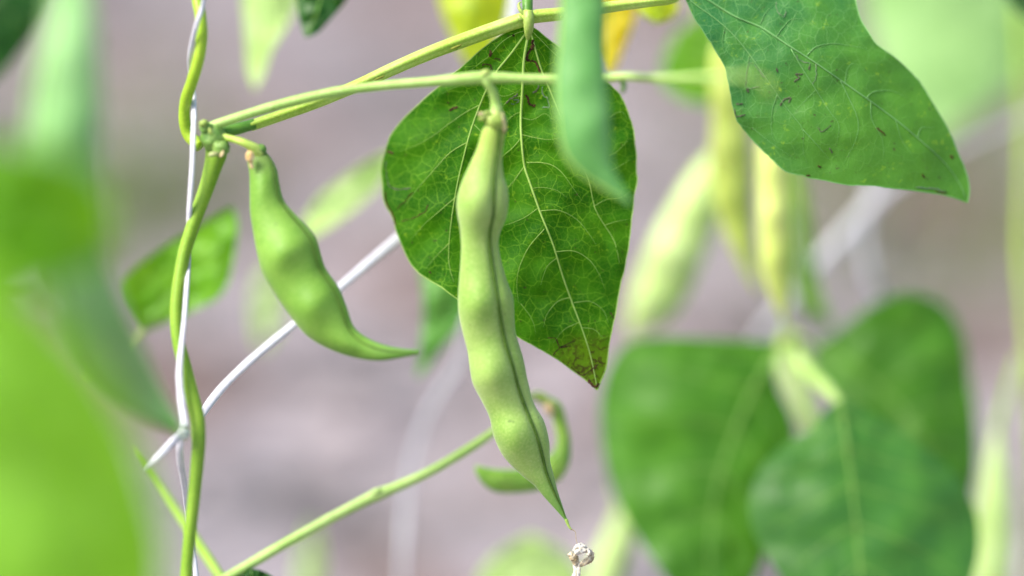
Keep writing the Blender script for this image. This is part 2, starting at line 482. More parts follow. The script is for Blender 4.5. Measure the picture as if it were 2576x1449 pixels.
def make_leaf(name, label, left, right, mid, depth, mat, vein_mat, veins=None, auto=4, nu=46, nv=14, group=None,
              rib=3.5, wave=0.0012, pucker=0.0, petiole=None, petiole_mat=None, seed=1.0, cat='leaf', rag=0.0):
    L, Rr, C = catmull(left, nu), catmull(right, nu), catmull(mid, nu)
    for E in (L, Rr):
        for i in range(1, nu):
            w = rag * min(1.0, 6 * i / nu, 6 * (nu - i) / nu)
            E[i] += w * np.array([mnoise.noise(Vector((i * 0.33, seed, k))) + 0.6 * mnoise.noise(Vector((i * 0.9, seed, k + 5))) for k in (1, 2)])
    xy = []
    for i in range(nu + 1):
        for j in range(nv):
            s = j / nv
            xy.append(L[i] * (1 - s) + C[i] * s)
        for j in range(nv + 1):
            s = j / nv
            xy.append(C[i] * (1 - s) + Rr[i] * s)
    xy = np.array(xy)
    w = 2 * nv + 1
    polys = []
    if veins:
        polys = [(catmull([p[:2] for p in v[0]], 24), v[1], v[2]) for v in veins]
    dist = np.full(len(xy), 1e3)
    if pucker:
        for q in [C] + [p[0] for p in polys]:
            dist = np.minimum(dist, seg_dist(xy, q))
    size = max(np.ptp(xy[:, 0]), np.ptp(xy[:, 1]))
    def fz(x, y, dd=1e3):
        z = depth(x, y)
        z += wave * mnoise.noise(Vector((x * 5.5 / size, y * 5.5 / size, seed)))
        z += wave * 0.45 * mnoise.noise(Vector((x * 14 / size, y * 14 / size, seed + 4)))
        if pucker:
            z += pucker * (1 - math.exp(-(dd / 22.0) ** 1.5))
        return z
    curves = [C] + [p[0] for p in polys]
    SA = np.vstack([q[:-1] for q in curves])
    SB = np.vstack([q[1:] - q[:-1] for q in curves])
    SL = (SB * SB).sum(1) + 1e-9
    def onblade(x, y):
        p = np.array([x, y])
        t = np.clip(((p - SA) * SB).sum(1) / SL, 0, 1)
        return fz(x, y, float(np.linalg.norm(p - SA - SB * t[:, None], axis=1).min()))
    V = [P(x, y, fz(x, y, dd)) for (x, y), dd in zip(xy, dist)]
    F = []
    for i in range(nu):
        for j in range(w - 1):
            a = i * w + j
            F.append((a, a + 1, a + w + 1, a + w))
    base = P(C[0][0], C[0][1], fz(C[0][0], C[0][1]))
    o = thing(name, label, cat, base, group)
    blade = build('blade', V, F, mat, o, uv=xy / 100.0)
    def vein(nm, pts2, r0, r1, m):
        pts = [P(x, y, fz(x, y, 0.0) - (0.0002 if pucker < 0 else 0.0)) for x, y in pts2]
        n = len(pts)
        u = px(depth(*pts2[0]))
        rad = [u * (r0 + (r1 - r0) * k / (n - 1)) for k in range(n)]
        VV, FF = tube_geo(pts, rad, 6, lambda th, t: 0.75 + 0.25 * abs(math.sin(th)))
        build(nm, VV, FF, m, blade)
    vein('midrib', C[: nu], rib, rib * 0.35, vein_mat)
    if rag:
        pts = [P(x, y, onblade(x, y)) for x, y in np.vstack([L, Rr[::-1]])]
        VV, FF = tube_geo(pts, [px() * 1.3] * len(pts), 6)
        build('margin', VV, FF, vein_mat, blade)
    for q, r0, r1 in polys:
        vein('vein', q, r0 * 0.72, r1 * 0.35, vein_mat)
    if veins is None:
        for k in range(auto):
            t0 = 0.02 + 0.72 * k / max(1, auto)
            for E in (L, Rr):
                path = []
                for s in np.linspace(0, 0.86, 12):
                    i = min(nu, (t0 + 0.2 * s) * nu)
                    a = int(i); b = min(nu, a + 1); f = i - a
                    pc = C[a] * (1 - f) + C[b] * f
                    pe = E[a] * (1 - f) + E[b] * f
                    path.append(pc * (1 - s) + pe * s)
                vein('vein', np.array(path), rib * 0.5, rib * 0.2, vein_mat)
    if petiole:
        tube('petiole', petiole, petiole_mat or M['stalk'], o, 24, 10)
    return blade, onblade

def trail(parent, fz, pts, r, mat, seed=0.0, name='blemish'):
    """a miner's track on a leaf: an uneven thin ridge lying on the blade"""
    c = catmull(pts, max(10, 5 * len(pts)))
    P3, rad = [], []
    for i, (x, y) in enumerate(c):
        x += 3 * mnoise.noise(Vector((i * 0.5, seed, 0)))
        y += 3 * mnoise.noise(Vector((i * 0.5, seed, 9)))
        P3.append(P(x, y, fz(x, y) - 0.00008))
        rad.append(px() * r * 1.6 * (0.55 + 0.7 * abs(mnoise.noise(Vector((i * 0.6, seed, 4))))))
    rad[0] *= 0.4; rad[-1] *= 0.4
    V, F = tube_geo(P3, rad, 6, lambda th, t: (0.10 if abs(math.cos(th)) > 0.9 else 1.0) * (0.75 + 0.5 * mnoise.noise(Vector((math.sin(th) * 1.5, t * 9, seed)))))
    build(name, V, F, mat, parent)

# --- the leaf hanging behind the long pod
CX = lambda cx, cy: (858.7 + cx * .5016, cy * .5016)
C5 = lambda cx, cy: (858.7 + cx * .5442, 660.5 + cy * .5442)
hero_left = [(1324, 70), (1312, 66), (1290, 73), (1255, 93), (1210, 125), (1160, 170), (1099, 221), (1044, 271), (1004, 311), (979, 351), (964, 401), (961, 451), (966, 502), (984, 542), (1002, 592), (1024, 647), (1054, 687), (1109, 722), (1152, 753), (1220, 800), (1294, 843), (1348, 873), (1403, 905), (1441, 933), (1474, 957), (1501, 981)]
hero_right = [(1333, 70), (1348, 73), (1385, 103), (1440, 140), (1490, 175), (1533, 213), (1561, 241), (1581, 286), (1596, 341), (1600, 401), (1602, 456), (1593, 507), (1588, 567), (1576, 652), (1561, 715), (1547, 797), (1533, 862), (1525, 922), (1510, 962), (1503, 980)]
hero_mid = [(1328, 75), (1328, 90), (1318, 150), (1314, 226), (1310, 301), (1312.6, 361), (1320, 421), (1335, 466), (1360, 537), (1390, 612), (1415, 693), (1438, 758), (1463, 824), (1484, 889), (1498, 954), (1502, 980)]
hv = [
    ([(1322, 84), CX(850, 270), CX(770, 370), CX(710, 490), CX(650, 650), CX(610, 800), CX(580, 930), CX(555, 1080), CX(540, 1220), CX(540, 1330), CX(565, 1415)], 4.0, 1.6),
    ([(1336, 84), CX(1000, 340), CX(1050, 460), CX(1110, 600), CX(1180, 760), CX(1240, 900), CX(1270, 1040), CX(1320, 1130), CX(1370, 1210), CX(1395, 1320)], 3.8, 1.6),
    ([(1318, 78), CX(870, 170), CX(800, 215), CX(730, 290), CX(620, 370)], 1.5, 0.5),
    ([(1340, 80), CX(1010, 210), CX(1060, 260), CX(1140, 330)], 1.5, 0.5),
    ([CX(695, 525), CX(620, 565), CX(540, 620), CX(460, 680), CX(370, 730), CX(290, 760)], 1.4, 0.5),
    ([CX(628, 715), CX(540, 770), CX(440, 880), CX(370, 960), CX(310, 1040)], 1.5, 0.5),
    ([CX(578, 985), CX(490, 1060), CX(420, 1120), CX(350, 1200)], 1.3, 0.5),
    ([CX(540, 1220), CX(470, 1290), CX(420, 1350)], 1.1, 0.4),
    ([CX(770, 370), CX(690, 400), CX(600, 425), CX(500, 470)], 1.1, 0.4),
    ([CX(735, 430), CX(800, 480), CX(860, 470), CX(905, 440)], 0.9, 0.5),
    ([CX(660, 620), CX(740, 690), CX(820, 700)], 0.9, 0.5),
    ([CX(905, 480), CX(840, 500), CX(790, 560)], 1.0, 0.5),
    ([CX(903, 560), CX(860, 580), CX(800, 640)], 0.9, 0.5),
    ([CX(903, 690), CX(860, 740), CX(790, 800), CX(740, 860)], 1.1, 0.5),
    ([CX(916, 835), CX(870, 900), CX(825, 955), CX(760, 1020)], 1.3, 0.5),
    ([CX(985, 1045), CX(920, 1090), CX(850, 1120), CX(780, 1140)], 1.1, 0.5),
    ([CX(1018, 1148), CX(940, 1240), CX(890, 1350), CX(880, 1440), CX(890, 1520)], 1.5, 0.5),
    ([CX(1085, 1290), CX(1030, 1340), CX(1000, 1430)], 0.9, 0.5),
    ([CX(903, 590), CX(960, 600), CX(1020, 570), CX(1060, 600)], 0.9, 0.5),
    ([CX(905, 675), CX(970, 690), CX(1040, 700), CX(1100, 690)], 1.2, 0.5),
    ([CX(930, 815), CX(1000, 815), CX(1060, 830), CX(1110, 870), CX(1160, 940), CX(1210, 1010)], 1.5, 0.5),
    ([CX(955, 945), CX(1010, 940), CX(1080, 955), CX(1130, 990)], 0.9, 0.5),
    ([CX(995, 1058), CX(1090, 1055), CX(1180, 1100), CX(1240, 1170), CX(1280, 1230)], 1.4, 0.5),
    ([CX(1075, 1262), CX(1170, 1260), CX(1250, 1310), CX(1300, 1390), CX(1320, 1450)], 1.6, 0.5),
    ([CX(1265, 1035), CX(1330, 1000), CX(1400, 990), CX(1450, 960)], 1.1, 0.4),
    ([CX(1320, 1130), CX(1380, 1110), CX(1440, 1100)], 1.0, 0.4),
    ([CX(1215, 850), CX(1300, 800), CX(1380, 760), CX(1440, 700)], 1.3, 0.4),
    ([CX(1340, 590), CX(1400, 560), CX(1440, 600)], 0.9, 0.4),
    ([CX(1345, 860), CX(1400, 830), CX(1450, 800)], 0.9, 0.4),
    ([C5(1060, 160), C5(1000, 180), C5(950, 240), C5(935, 300)], 1.4, 0.5),
    ([C5(1075, 185), C5(1150, 180), C5(1210, 220), C5(1235, 280)], 1.4, 0.5),
    ([C5(1100, 275), C5(1030, 310), C5(980, 370)], 1.1, 0.5),
    ([C5(1110, 300), C5(1170, 310), C5(1210, 350)], 1.1, 0.5),
    ([C5(830, 190), C5(880, 260), C5(900, 330)], 0.9, 0.5),
]
def hero_depth(x, y):
    d = 0.0
    d += 0.0055 * ((x - 1330) / 300) ** 2
    d += -0.004 * max(0, (260 - y) / 260)
    d += 0.00001 * max(0, 1120 - x)
    return d
leaf1, fz1 = make_leaf('bean_leaf', 'blemished dark green leaf with pale veins hanging behind the long central pod', hero_left, hero_right, hero_mid,
                       hero_depth, M['leaf_hero'], M['vein'], veins=hv, nu=96, nv=34, group='leaves of the bean plants', rib=4.0, wave=0.0020, pucker=0.0014, rag=2.2,
                       petiole=[(1329, 30, -0.006, 13), (1330, 48, -0.0065, 14.5), (1330, 66, -0.0062, 13.5), (1329, 82, -0.0055, 10.5), (1328, 98, -0.0045, 5)], petiole_mat=M['calyx'], seed=2.0)
C7 = lambda cx, cy: (1056.8 + cx * .2051, 33 + cy * .2051)
for k, (pts, r, m) in enumerate([
    ([C7(1370, 330), C7(1385, 400), C7(1350, 450), C7(1320, 500), C7(1310, 560), C7(1340, 590)], 4.5, 'mine'),
    ([C7(1340, 590), C7(1400, 590), C7(1440, 650), C7(1470, 740)], 2.6, 'mine'),
    ([C7(1300, 1000), C7(1330, 1060), C7(1340, 1120), C7(1420, 1130)], 4.0, 'mine'),
    ([C7(1380, 980), C7(1430, 950), C7(1460, 880)], 2.4, 'mine_purple'),
    ([C7(1050, 1110), C7(1110, 1060), C7(1200, 980)], 2.4, 'mine_purple'),
    ([C7(1110, 1110), C7(1160, 1120), C7(1210, 1070), C7(1150, 1060)], 2.0, 'mine_grey'),
    ([C7(1500, 900), C7(1510, 1000), C7(1560, 1050), C7(1580, 1150), C7(1500, 1160)], 1.8, 'mine_grey'),
    ([C7(870, 460), C7(860, 540)], 4.0, 'mine'),
    ([C7(900, 565), C7(950, 560), C7(985, 575)], 1.6, 'mine'),
    ([C7(760, 650), C7(790, 625), C7(860, 640), C7(885, 700)], 2.0, 'mine'),
    ([C7(1140, 265), C7(1155, 285)], 3.0, 'mine'),
    ([C7(360, 1200), C7(400, 1170), C7(460, 1155)], 3.4, 'mine'),
    ([C7(330, 1095), C7(360, 1100)], 2.4, 'mine'),
    ([CX(230, 760), CX(262, 770)], 3.0, 'mine'),
    ([CX(222, 800), CX(225, 880), CX(240, 930), CX(280, 950), CX(350, 945)], 1.6, 'mine_purple'),
    ([CX(222, 960), CX(228, 1020), CX(255, 1070), CX(275, 1130)], 2.4, 'mine'),
    ([CX(360, 960), CX(320, 1010), CX(280, 1050)], 1.6, 'mine'),
    ([CX(300, 1110), CX(360, 1095), CX(420, 1060), CX(435, 1025)], 1.4, 'mine'),
    ([CX(440, 1360), CX(450, 1370)], 2.6, 'mine'),
    ([C5(950, 350), C5(990, 350), C5(1010, 390), C5(1060, 385)], 1.8, 'mine'),
    ([C5(975, 430), C5(1010, 395), C5(1080, 360)], 1.8, 'mine'),
    ([C5(1060, 480), C5(1110, 520), C5(1150, 500), C5(1190, 470)], 2.0, 'mine'),
    ([C5(1140, 545), C5(1170, 570), C5(1195, 560)], 4.5, 'mine'),
    ([C5(1240, 230), C5(1260, 260)], 1.6, 'mine'),
]):
    trail(leaf1, fz1, pts, r, M[m], k * 3.1)

# --- the leaf at upper right, its bluish sky sheen painted in the colour
C3 = lambda cx, cy: (1651.2 + cx * .5015, cy * .5015)
bl_left = [(1690, -62), (1700, -45), (1726, 0), (1744, 40), (1776, 90), (1802, 130), (1824, 170), (1834, 216), (1842, 261), (1857, 306), (1892, 351), (1937, 396), (1977, 431), (2027, 444), (2082, 456), (2132, 465), (2193, 467), (2243, 474), (2293, 479), (2343, 486), (2388, 494), (2431, 509)]
bl_right = [(1695, -66), (1750, -130), (1850, -210), (1980, -235), (2080, -180), (2130, -90), (2152, 0), (2162, 40), (2188, 90), (2223, 125), (2263, 155), (2308, 200), (2338, 246), (2368, 296), (2393, 341), (2413, 391), (2433, 441), (2439, 481), (2434, 509)]
bl_mid = [(1692, -64), (1735, -30), (1782, 0), (1847, 40), (1917, 70), (1977, 110), (2047, 155), (2112, 200), (2178, 246), (2253, 301), (2313, 351), (2373, 406), (2413, 461), (2433, 509)]
bv = [
    ([(1700, -55), (1736, 0), (1797, 45), (1852, 95), (1902, 160), (1947, 226), (1982, 276), (2020, 326), (2019, 376), (2030, 410)], 2.4, 0.7),
    ([(2020, 326), C3(800, 720), C3(870, 800)], 1.2, 0.4),
    ([C3(340, 140), C3(330, 220), C3(350, 290)], 1.0, 0.4),
    ([C3(465, 280), C3(445, 400), C3(450, 540)], 1.2, 0.4),
    ([C3(605, 475), C3(580, 560), C3(578, 660), C3(600, 730)], 1.3, 0.4),
    ([C3(530, 140), C3(600, 200), C3(605, 270)], 1.0, 0.4),
    ([C3(675, 245), C3(730, 340), C3(800, 450), C3(870, 560), C3(915, 625), C3(905, 720)], 1.9, 0.5),
    ([C3(800, 450), C3(740, 510), C3(690, 560)], 0.9, 0.4),
    ([C3(755, 278), C3(800, 235), C3(880, 218), C3(980, 230), C3(1060, 245)], 1.7, 0.5),
    ([C3(600, 185), C3(640, 130), C3(680, 95), C3(760, 100)], 1.5, 0.5),
    ([C3(520, 120), C3(550, 60), C3(600, 10)], 1.3, 0.5),
    ([C3(1050, 495), C3(1090, 460), C3(1180, 455), C3(1260, 490)], 1.6, 0.5),
    ([C3(945, 415), C3(960, 340), C3(1010, 300)], 1.1, 0.4),
    ([C3(920, 400), C3(960, 480), C3(1010, 600), C3(1000, 700), C3(940, 820)], 1.4, 0.4),
    ([C3(1075, 510), C3(1080, 600), C3(1130, 690), C3(1140, 780)], 1.2, 0.4),
    ([C3(1200, 600), C3(1230, 700), C3(1290, 790)], 1.1, 0.4),
    ([C3(1310, 690), C3(1330, 640), C3(1400, 640)], 1.2, 0.4),
    ([C3(480, 640), C3(580, 720), C3(700, 800)], 0.9, 0.4),
]
def blue_depth(x, y):
    d = 0.001 + 0.012 * max(0, (x - 2050) / 400) ** 1.5
    s = (x - 1690) * 0.62 - (y + 62) * 0.78          # across the midrib
    return d + 0.0045 * (s / 220) ** 2 + 0.006 * max(0, (100 - y) / 300)
leaf2, fz2 = make_leaf('bean_leaf', 'green leaf with a bluish sky sheen and a pointed tip at upper right', bl_left, bl_right, bl_mid,
                       blue_depth, M['leaf_sky_tint'], M['vein_blue'], veins=bv, nu=90, nv=30, group='leaves of the bean plants', rib=2.8, wave=0.0013, pucker=-0.0005, rag=2.5,
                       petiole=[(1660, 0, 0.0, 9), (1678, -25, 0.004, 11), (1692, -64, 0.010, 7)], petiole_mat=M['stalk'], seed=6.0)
for k, (pts, r, m) in enumerate([
    ([C3(470, 310), C3(455, 350), C3(450, 400), C3(455, 440), C3(520, 435)], 1.4, 'mine_grey'),
    ([C3(490, 320), C3(520, 360), C3(545, 390)], 1.4, 'mine_grey'),
    ([C3(455, 445), C3(460, 465)], 3.0, 'mine_purple'),
    ([C3(690, 410), C3(715, 390), C3(700, 370), C3(735, 375)], 2.6, 'mine_purple'),
    ([C3(620, 530), C3(640, 500), C3(675, 490), C3(660, 515)], 2.2, 'mine_purple'),
    ([C3(400, 520), C3(435, 520)], 2.2, 'mine_purple'),
    ([C3(395, 545), C3(400, 585), C3(445, 575)], 2.2, 'mine_purple'),
    ([C3(800, 320), C3(800, 390), C3(780, 425)], 1.2, 'mine_grey'),
    ([C3(705, 270), C3(715, 300), C3(780, 320)], 1.2, 'mine_grey'),
    ([C3(770, 330), C3(765, 350)], 2.6, 'mine_purple'),
    ([C3(1100, 640), C3(1130, 660), C3(1150, 680)], 2.2, 'mine'),
    ([C3(810, 640), C3(830, 660), C3(880, 625)], 1.4, 'mine_purple'),
    ([C3(870, 740), C3(885, 770)], 2.0, 'mine_purple'),
    ([C3(600, 340), C3(610, 360)], 2.2, 'mine_purple'),
    ([C3(1475, 780), C3(1490, 795)], 3.0, 'mine'),
    ([C3(1330, 870), C3(1345, 890)], 2.4, 'mine'),
    ([C3(1300, 940), C3(1380, 945), C3(1450, 960)], 2.0, 'mine_grey'),
    ([C3(1400, 960), C3(1460, 970)], 2.0, 'mine'),
    ([C3(600, 10), C3(610, 60), C3(640, 85), C3(650, 50)], 1.4, 'mine_grey'),
    ([C3(750, 880), C3(770, 882)], 2.0, 'mine'),
    ([C3(810, 830), C3(825, 840)], 2.0, 'mine'),
]):
    trail(leaf2, fz2, pts, r, M[m], 70 + k * 2.3)

# --- softer leaves, near and far
def soft_leaf(label, left, right, mid, d0, mat, tilt=(0, 0), cup=0.006, petiole=None, auto=3, rib=4, seed=1.0, wave=0.0027, vein_mat=None, group=None, pm=None):
    mx = sum(p[0] for p in mid) / len(mid)
    my = sum(p[1] for p in mid) / len(mid)
    wid = max(abs(p[0] - mx) for p in left + right) + 1
    f = lambda x, y: d0 + tilt[0] * (x - mx) * 1e-4 + tilt[1] * (y - my) * 1e-4 + cup * ((x - mx) / wid) ** 2
    return make_leaf('bean_leaf', label, left, right, mid, f, M[mat], vein_mat or M['vein_soft'], None, auto, 40, 12, group or 'leaves of the bean plants', rib, wave, 0.0, petiole, pm, seed)[0]

# the trifoliate leaf at lower right
soft_leaf('broad mid green leaf with its flat top edge at lower centre right', 
          [(1962, 862), (1880, 857), (1760, 850), (1640, 850), (1570, 870), (1525, 940), (1510, 1030), (1515, 1120), (1540, 1230), (1585, 1320), (1650, 1420), (1730, 1520), (1800, 1600)][::1],
          [(1966, 868), (1948, 910), (1960, 980), (1995, 1060), (2000, 1160), (1975, 1270), (1935, 1370), (1890, 1470), (1850, 1540), (1802, 1600)],
          [(1964, 865), (1910, 950), (1850, 1080), (1800, 1240), (1785, 1420), (1801, 1600)], 0.095, 'leaf_mid', (0.1, -0.1), 0.012,
          [(2000, 850, 0.11, 12), (1985, 855, 0.105, 13), (1962, 868, 0.098, 8)], seed=11, rib=5.5, auto=5)
soft_leaf('rounded mid green leaf half hidden behind another leaf at lower right',
          [(2042, 880), (2045, 930), (2090, 990), (2160, 1050), (2240, 1130), (2310, 1220), (2370, 1310), (2400, 1370)],
          [(2050, 868), (2110, 830), (2200, 765), (2290, 738), (2375, 765), (2425, 850), (2440, 950), (2455, 1050), (2460, 1140), (2445, 1250), (2402, 1370)],
          [(2046, 875), (2140, 920), (2240, 1000), (2320, 1100), (2375, 1240), (2401, 1370)], 0.12, 'leaf_mid', (-0.1, -0.2), 0.01,
          [(2000, 845, 0.11, 12), (2025, 858, 0.115, 12), (2046, 877, 0.12, 7)], seed=13, rib=5.5, auto=5)
soft_leaf('large heart shaped leaf in front of the rounded one at lower right',
          [(2108, 1004), (2075, 1035), (2040, 1078), (1970, 1120), (1910, 1180), (1886, 1260), (1895, 1340), (1938, 1410), (1990, 1490), (2080, 1600), (2180, 1700)],
          [(2116, 1004), (2160, 1025), (2230, 1062), (2330, 1130), (2420, 1215), (2462, 1320), (2450, 1440), (2385, 1560), (2270, 1650), (2182, 1700)],
          [(2112, 1006), (2130, 1120), (2150, 1280), (2165, 1450), (2175, 1600), (2181, 1700)], 0.062, 'leaf_cool', (0.05, -0.25), 0.012,
          [(1985, 855, 0.11, 17), (2030, 930, 0.095, 20), (2075, 975, 0.08, 18), (2114, 1015, 0.07, 10)], pm=M['stalk_pale'], seed=17, rib=6.5, auto=5)
# leaf folded behind the climbing stem
soft_leaf('bright green folded leaf just behind the climbing stem',
          [(355, 834), (330, 800), (305, 760), (300, 715), (345, 670), (420, 618), (480, 582), (540, 545), (582, 522)],
          [(358, 836), (400, 818), (455, 795), (505, 772), (550, 748), (576, 705), (590, 640), (598, 570), (586, 522)],
          [(356, 835), (410, 765), (470, 705), (525, 650), (565, 590), (584, 522)], 0.07, 'leaf_bright', (-0.2, 0), -0.006,
          [(200, 960, 0.05, 6), (290, 900, 0.055, 7), (356, 831, 0.06, 5)], seed=19, wave=0.003)
# near leaves at the left edge, far out of focus
soft_leaf('very blurred bright green leaf crossing the left edge at mid height',
          [(-260, 290), (-180, 315), (-60, 345), (60, 372), (165, 400), (245, 445), (284, 540), (276, 640)],
          [(-270, 310), (-260, 480), (-200, 620), (-100, 700), (10, 740), (110, 715), (200, 685), (274, 642)],
          [(-265, 305), (-130, 430), (0, 530), (130, 600), (275, 641)], -0.19, 'leaf_bright', (0, 0.2), 0.01,
          [(-420, 200, -0.18, 10), (-340, 250, -0.185, 11), (-262, 308, -0.19, 8)], seed=23, rib=6)
soft_leaf('huge blurred lime green leaf filling the lower left corner',
          [(-230, 560), (-120, 620), (10, 690), (120, 790), (220, 900), (310, 1040), (370, 1200), (410, 1380), (400, 1560), (330, 1750)],
          [(-240, 570), (-330, 720), (-360, 950), (-330, 1200), (-240, 1420), (-100, 1590), (80, 1700), (328, 1752)],
          [(-235, 565), (-150, 760), (-60, 980), (60, 1230), (190, 1500), (329, 1751)], -0.205, 'leaf_lime', (0.05, 0.15), 0.015,
          [(-420, 420, -0.19, 11), (-320, 500, -0.2, 12), (-232, 568, -0.205, 9)], seed=29, rib=7)
soft_leaf('dark green blurred leaf in the upper left corner',
          [(-200, -160), (-80, -180), (60, -150), (150, -70), (130, 20), (70, 110), (0, 190), (-70, 240)],
          [(-210, -150), (-260, -40), (-270, 80), (-220, 170), (-150, 220), (-72, 242)],
          [(-205, -155), (-130, -40), (-90, 70), (-71, 241)], 0.11, 'leaf_deep', (0, 0), 0.008,
          [(-330, -260, 0.12, 10), (-270, -210, 0.115, 10), (-205, -155, 0.11, 7)], seed=31)
# background leaves along the top
soft_leaf('pale green leaf drooping from the top edge beside the climbing stem',
          [(640, -180), (612, -120), (606, -40), (612, 40), (618, 110), (624, 180), (640, 225)],
          [(660, -180), (730, -130), (752, -50), (742, 20), (712, 80), (682, 130), (662, 190), (642, 226)],
          [(650, -182), (665, -60), (665, 60), (650, 150), (641, 226)], 0.085, 'leaf_pale', (-0.7, 0), 0.004, [(655, -300, 0.09, 7), (650, -182, 0.085, 6)], seed=37)
soft_leaf('dark green leaf tip poking down from the top edge',
          [(800, -190), (752, -130), (740, -50), (748, 20), (758, 70), (768, 94)],
          [(815, -190), (880, -140), (900, -60), (872, 0), (830, 50), (800, 82), (770, 95)],
          [(808, -192), (815, -80), (800, 20), (769, 95)], 0.035, 'leaf_deep', (0, 0), 0.004, [(830, -300, 0.04, 7), (808, -192, 0.035, 6)], seed=41)
soft_leaf('yellowing leaf behind the grooved stalk at the top',
          [(1150, -190), (1095, -120), (1095, -40), (1115, 40), (1140, 100), (1165, 150), (1185, 185)],
          [(1170, -190), (1250, -130), (1285, -50), (1280, 30), (1258, 90), (1225, 145), (1187, 186)],
          [(1160, -192), (1180, -60), (1185, 60), (1186, 185)], 0.085, 'leaf_yellow', (0, 0), 0.005, [(1150, -300, 0.09, 7), (1160, -192, 0.085, 6)], seed=43)
soft_leaf('golden yellow leaf peeking out behind the bluish pod at the top',
          [(1500, -160), (1450, -100), (1440, -20), (1460, 60), (1490, 130), (1530, 195)],
          [(1520, -160), (1585, -100), (1605, -20), (1595, 50), (1572, 110), (1550, 165), (1532, 196)],
          [(1510, -162), (1520, -60), (1530, 60), (1531, 195)], 0.075, 'leaf_gold', (-0.4, 0), 0.005, [(1500, -280, 0.08, 7), (1510, -162, 0.07, 6)], seed=47)
soft_leaf('mid green blurred leaf behind the flower stalk near the bluish leaf',
          [(1760, 40), (1715, 70), (1680, 120), (1665, 180), (1680, 225), (1730, 255), (1800, 268)],
          [(1770, 38), (1830, 60), (1880, 110), (1895, 180), (1870, 235), (1840, 260), (1802, 270)],
          [(1765, 39), (1770, 120), (1780, 200), (1801, 269)], 0.135, 'leaf_bright', (0, 0), 0.005, [(1740, -60, 0.135, 7), (1765, 40, 0.135, 6)], seed=53)
soft_leaf('large pale green blurred leaf in the upper right corner',
          [(2330, -260), (2210, -190), (2170, -60), (2190, 80), (2230, 200), (2290, 300), (2340, 370)],
          [(2350, -260), (2520, -220), (2640, -100), (2680, 40), (2640, 150), (2540, 230), (2430, 300), (2342, 372)],
          [(2340, -262), (2390, -100), (2410, 80), (2380, 240), (2341, 371)], 0.27, 'leaf_mist', (-0.2, 0), 0.02, [(2330, -400, 0.29, 9), (2340, -262, 0.27, 8)], seed=59)
soft_leaf('dark green leaf tip in the top right corner',
          [(2640, -170), (2560, -140), (2515, -60), (2535, 0), (2570, 40), (2620, 70)],
          [(2660, -170), (2740, -100), (2750, 0), (2700, 60), (2622, 72)],
          [(2650, -172), (2640, -50), (2621, 71)], 0.09, 'leaf_deep', (0, 0), 0.004, [(2680, -280, 0.1, 7), (2650, -172, 0.09, 6)], seed=61)
# leaves low between the pods
soft_leaf('slender pale green leaf slanting behind the curved pod',
          [(985, 380), (930, 405), (860, 450), (800, 500), (770, 550), (755, 610)],
          [(990, 400), (960, 460), (910, 510), (860, 550), (805, 585), (757, 612)],
          [(988, 390), (900, 470), (830, 535), (756, 611)], 0.10, 'leaf_pale', (-0.3, -0.3), 0.003, [(1080, 330, 0.1, 6), (988, 390, 0.1, 6)], seed=67, rib=3)
soft_leaf('small mid green leaf tip hanging between the two pods',
          [(1085, 560), (1050, 620), (1060, 700), (1065, 770), (1060, 850), (1048, 950)],
          [(1110, 560), (1175, 640), (1190, 730), (1160, 810), (1110, 880), (1050, 952)],
          [(1098, 560), (1115, 680), (1105, 800), (1049, 951)], 0.085, 'leaf_fresh', (0, 0), 0.003, [(1130, 470, 0.06, 6), (1098, 560, 0.06, 6)], seed=71, rib=3)
soft_leaf('tip of a small dark green leaf at the bottom edge',
          [(640, 1560), (600, 1530), (575, 1490), (580, 1455), (605, 1436), (630, 1431)],
          [(642, 1560), (690, 1530), (705, 1490), (690, 1455), (660, 1436), (632, 1431)],
          [(641, 1561), (640, 1490), (631, 1432)], 0.012, 'leaf_deep', (0, -0.4), 0.003, [(645, 1660, 0.0, 6), (641, 1560, 0.01, 5)], seed=73, rib=3)
soft_leaf('pale green blurred leaf rising from the bottom edge',
          [(1330, 1640), (1240, 1600), (1195, 1530), (1205, 1450), (1260, 1385), (1335, 1345)],
          [(1340, 1640), (1420, 1600), (1470, 1530), (1470, 1460), (1420, 1390), (1337, 1345)],
          [(1335, 1641), (1335, 1500), (1336, 1346)], 0.13, 'leaf_pale', (0, 0), 0.004, [(1350, 1760, 0.12, 7), (1335, 1640, 0.13, 6)], seed=79)
soft_leaf('faint slim green leaf low behind the curved pod',
          [(700, 660), (660, 690), (640, 760), (645, 830), (660, 880)],
          [(705, 660), (712, 720), (705, 790), (690, 840), (662, 881)],
          [(702, 661), (680, 760), (661, 880)], 0.20, 'leaf_pale', (0, 0), 0.002, [(740, 560, 0.2, 5), (702, 661, 0.2, 4)], seed=83, rib=3, auto=1)
soft_leaf('faint slim green leaf standing above the lower stalk',
          [(770, 1560), (752, 1500), (752, 1420), (765, 1360), (785, 1310)],
          [(775, 1560), (800, 1500), (808, 1430), (802, 1370), (787, 1310)],
          [(772, 1561), (780, 1440), (786, 1311)], 0.20, 'leaf_pale', (0, 0), 0.002, [(770, 1680, 0.2, 5), (772, 1560, 0.2, 4)], seed=89, rib=3, auto=1)
soft_leaf('small curled yellow green leaf under the grooved stalk',
          [(1640, -30), (1605, -10), (1600, 15), (1620, 40), (1650, 58)],
          [(1660, -30), (1700, -5), (1705, 25), (1685, 48), (1652, 59)],
          [(1650, -31), (1655, 10), (1651, 58)], 0.05, 'leaf_yellow', (0.4, 0), 0.006, [(1640, -120, 0.055, 5), (1650, -31, 0.05, 5)], seed=97, rib=3, auto=1)

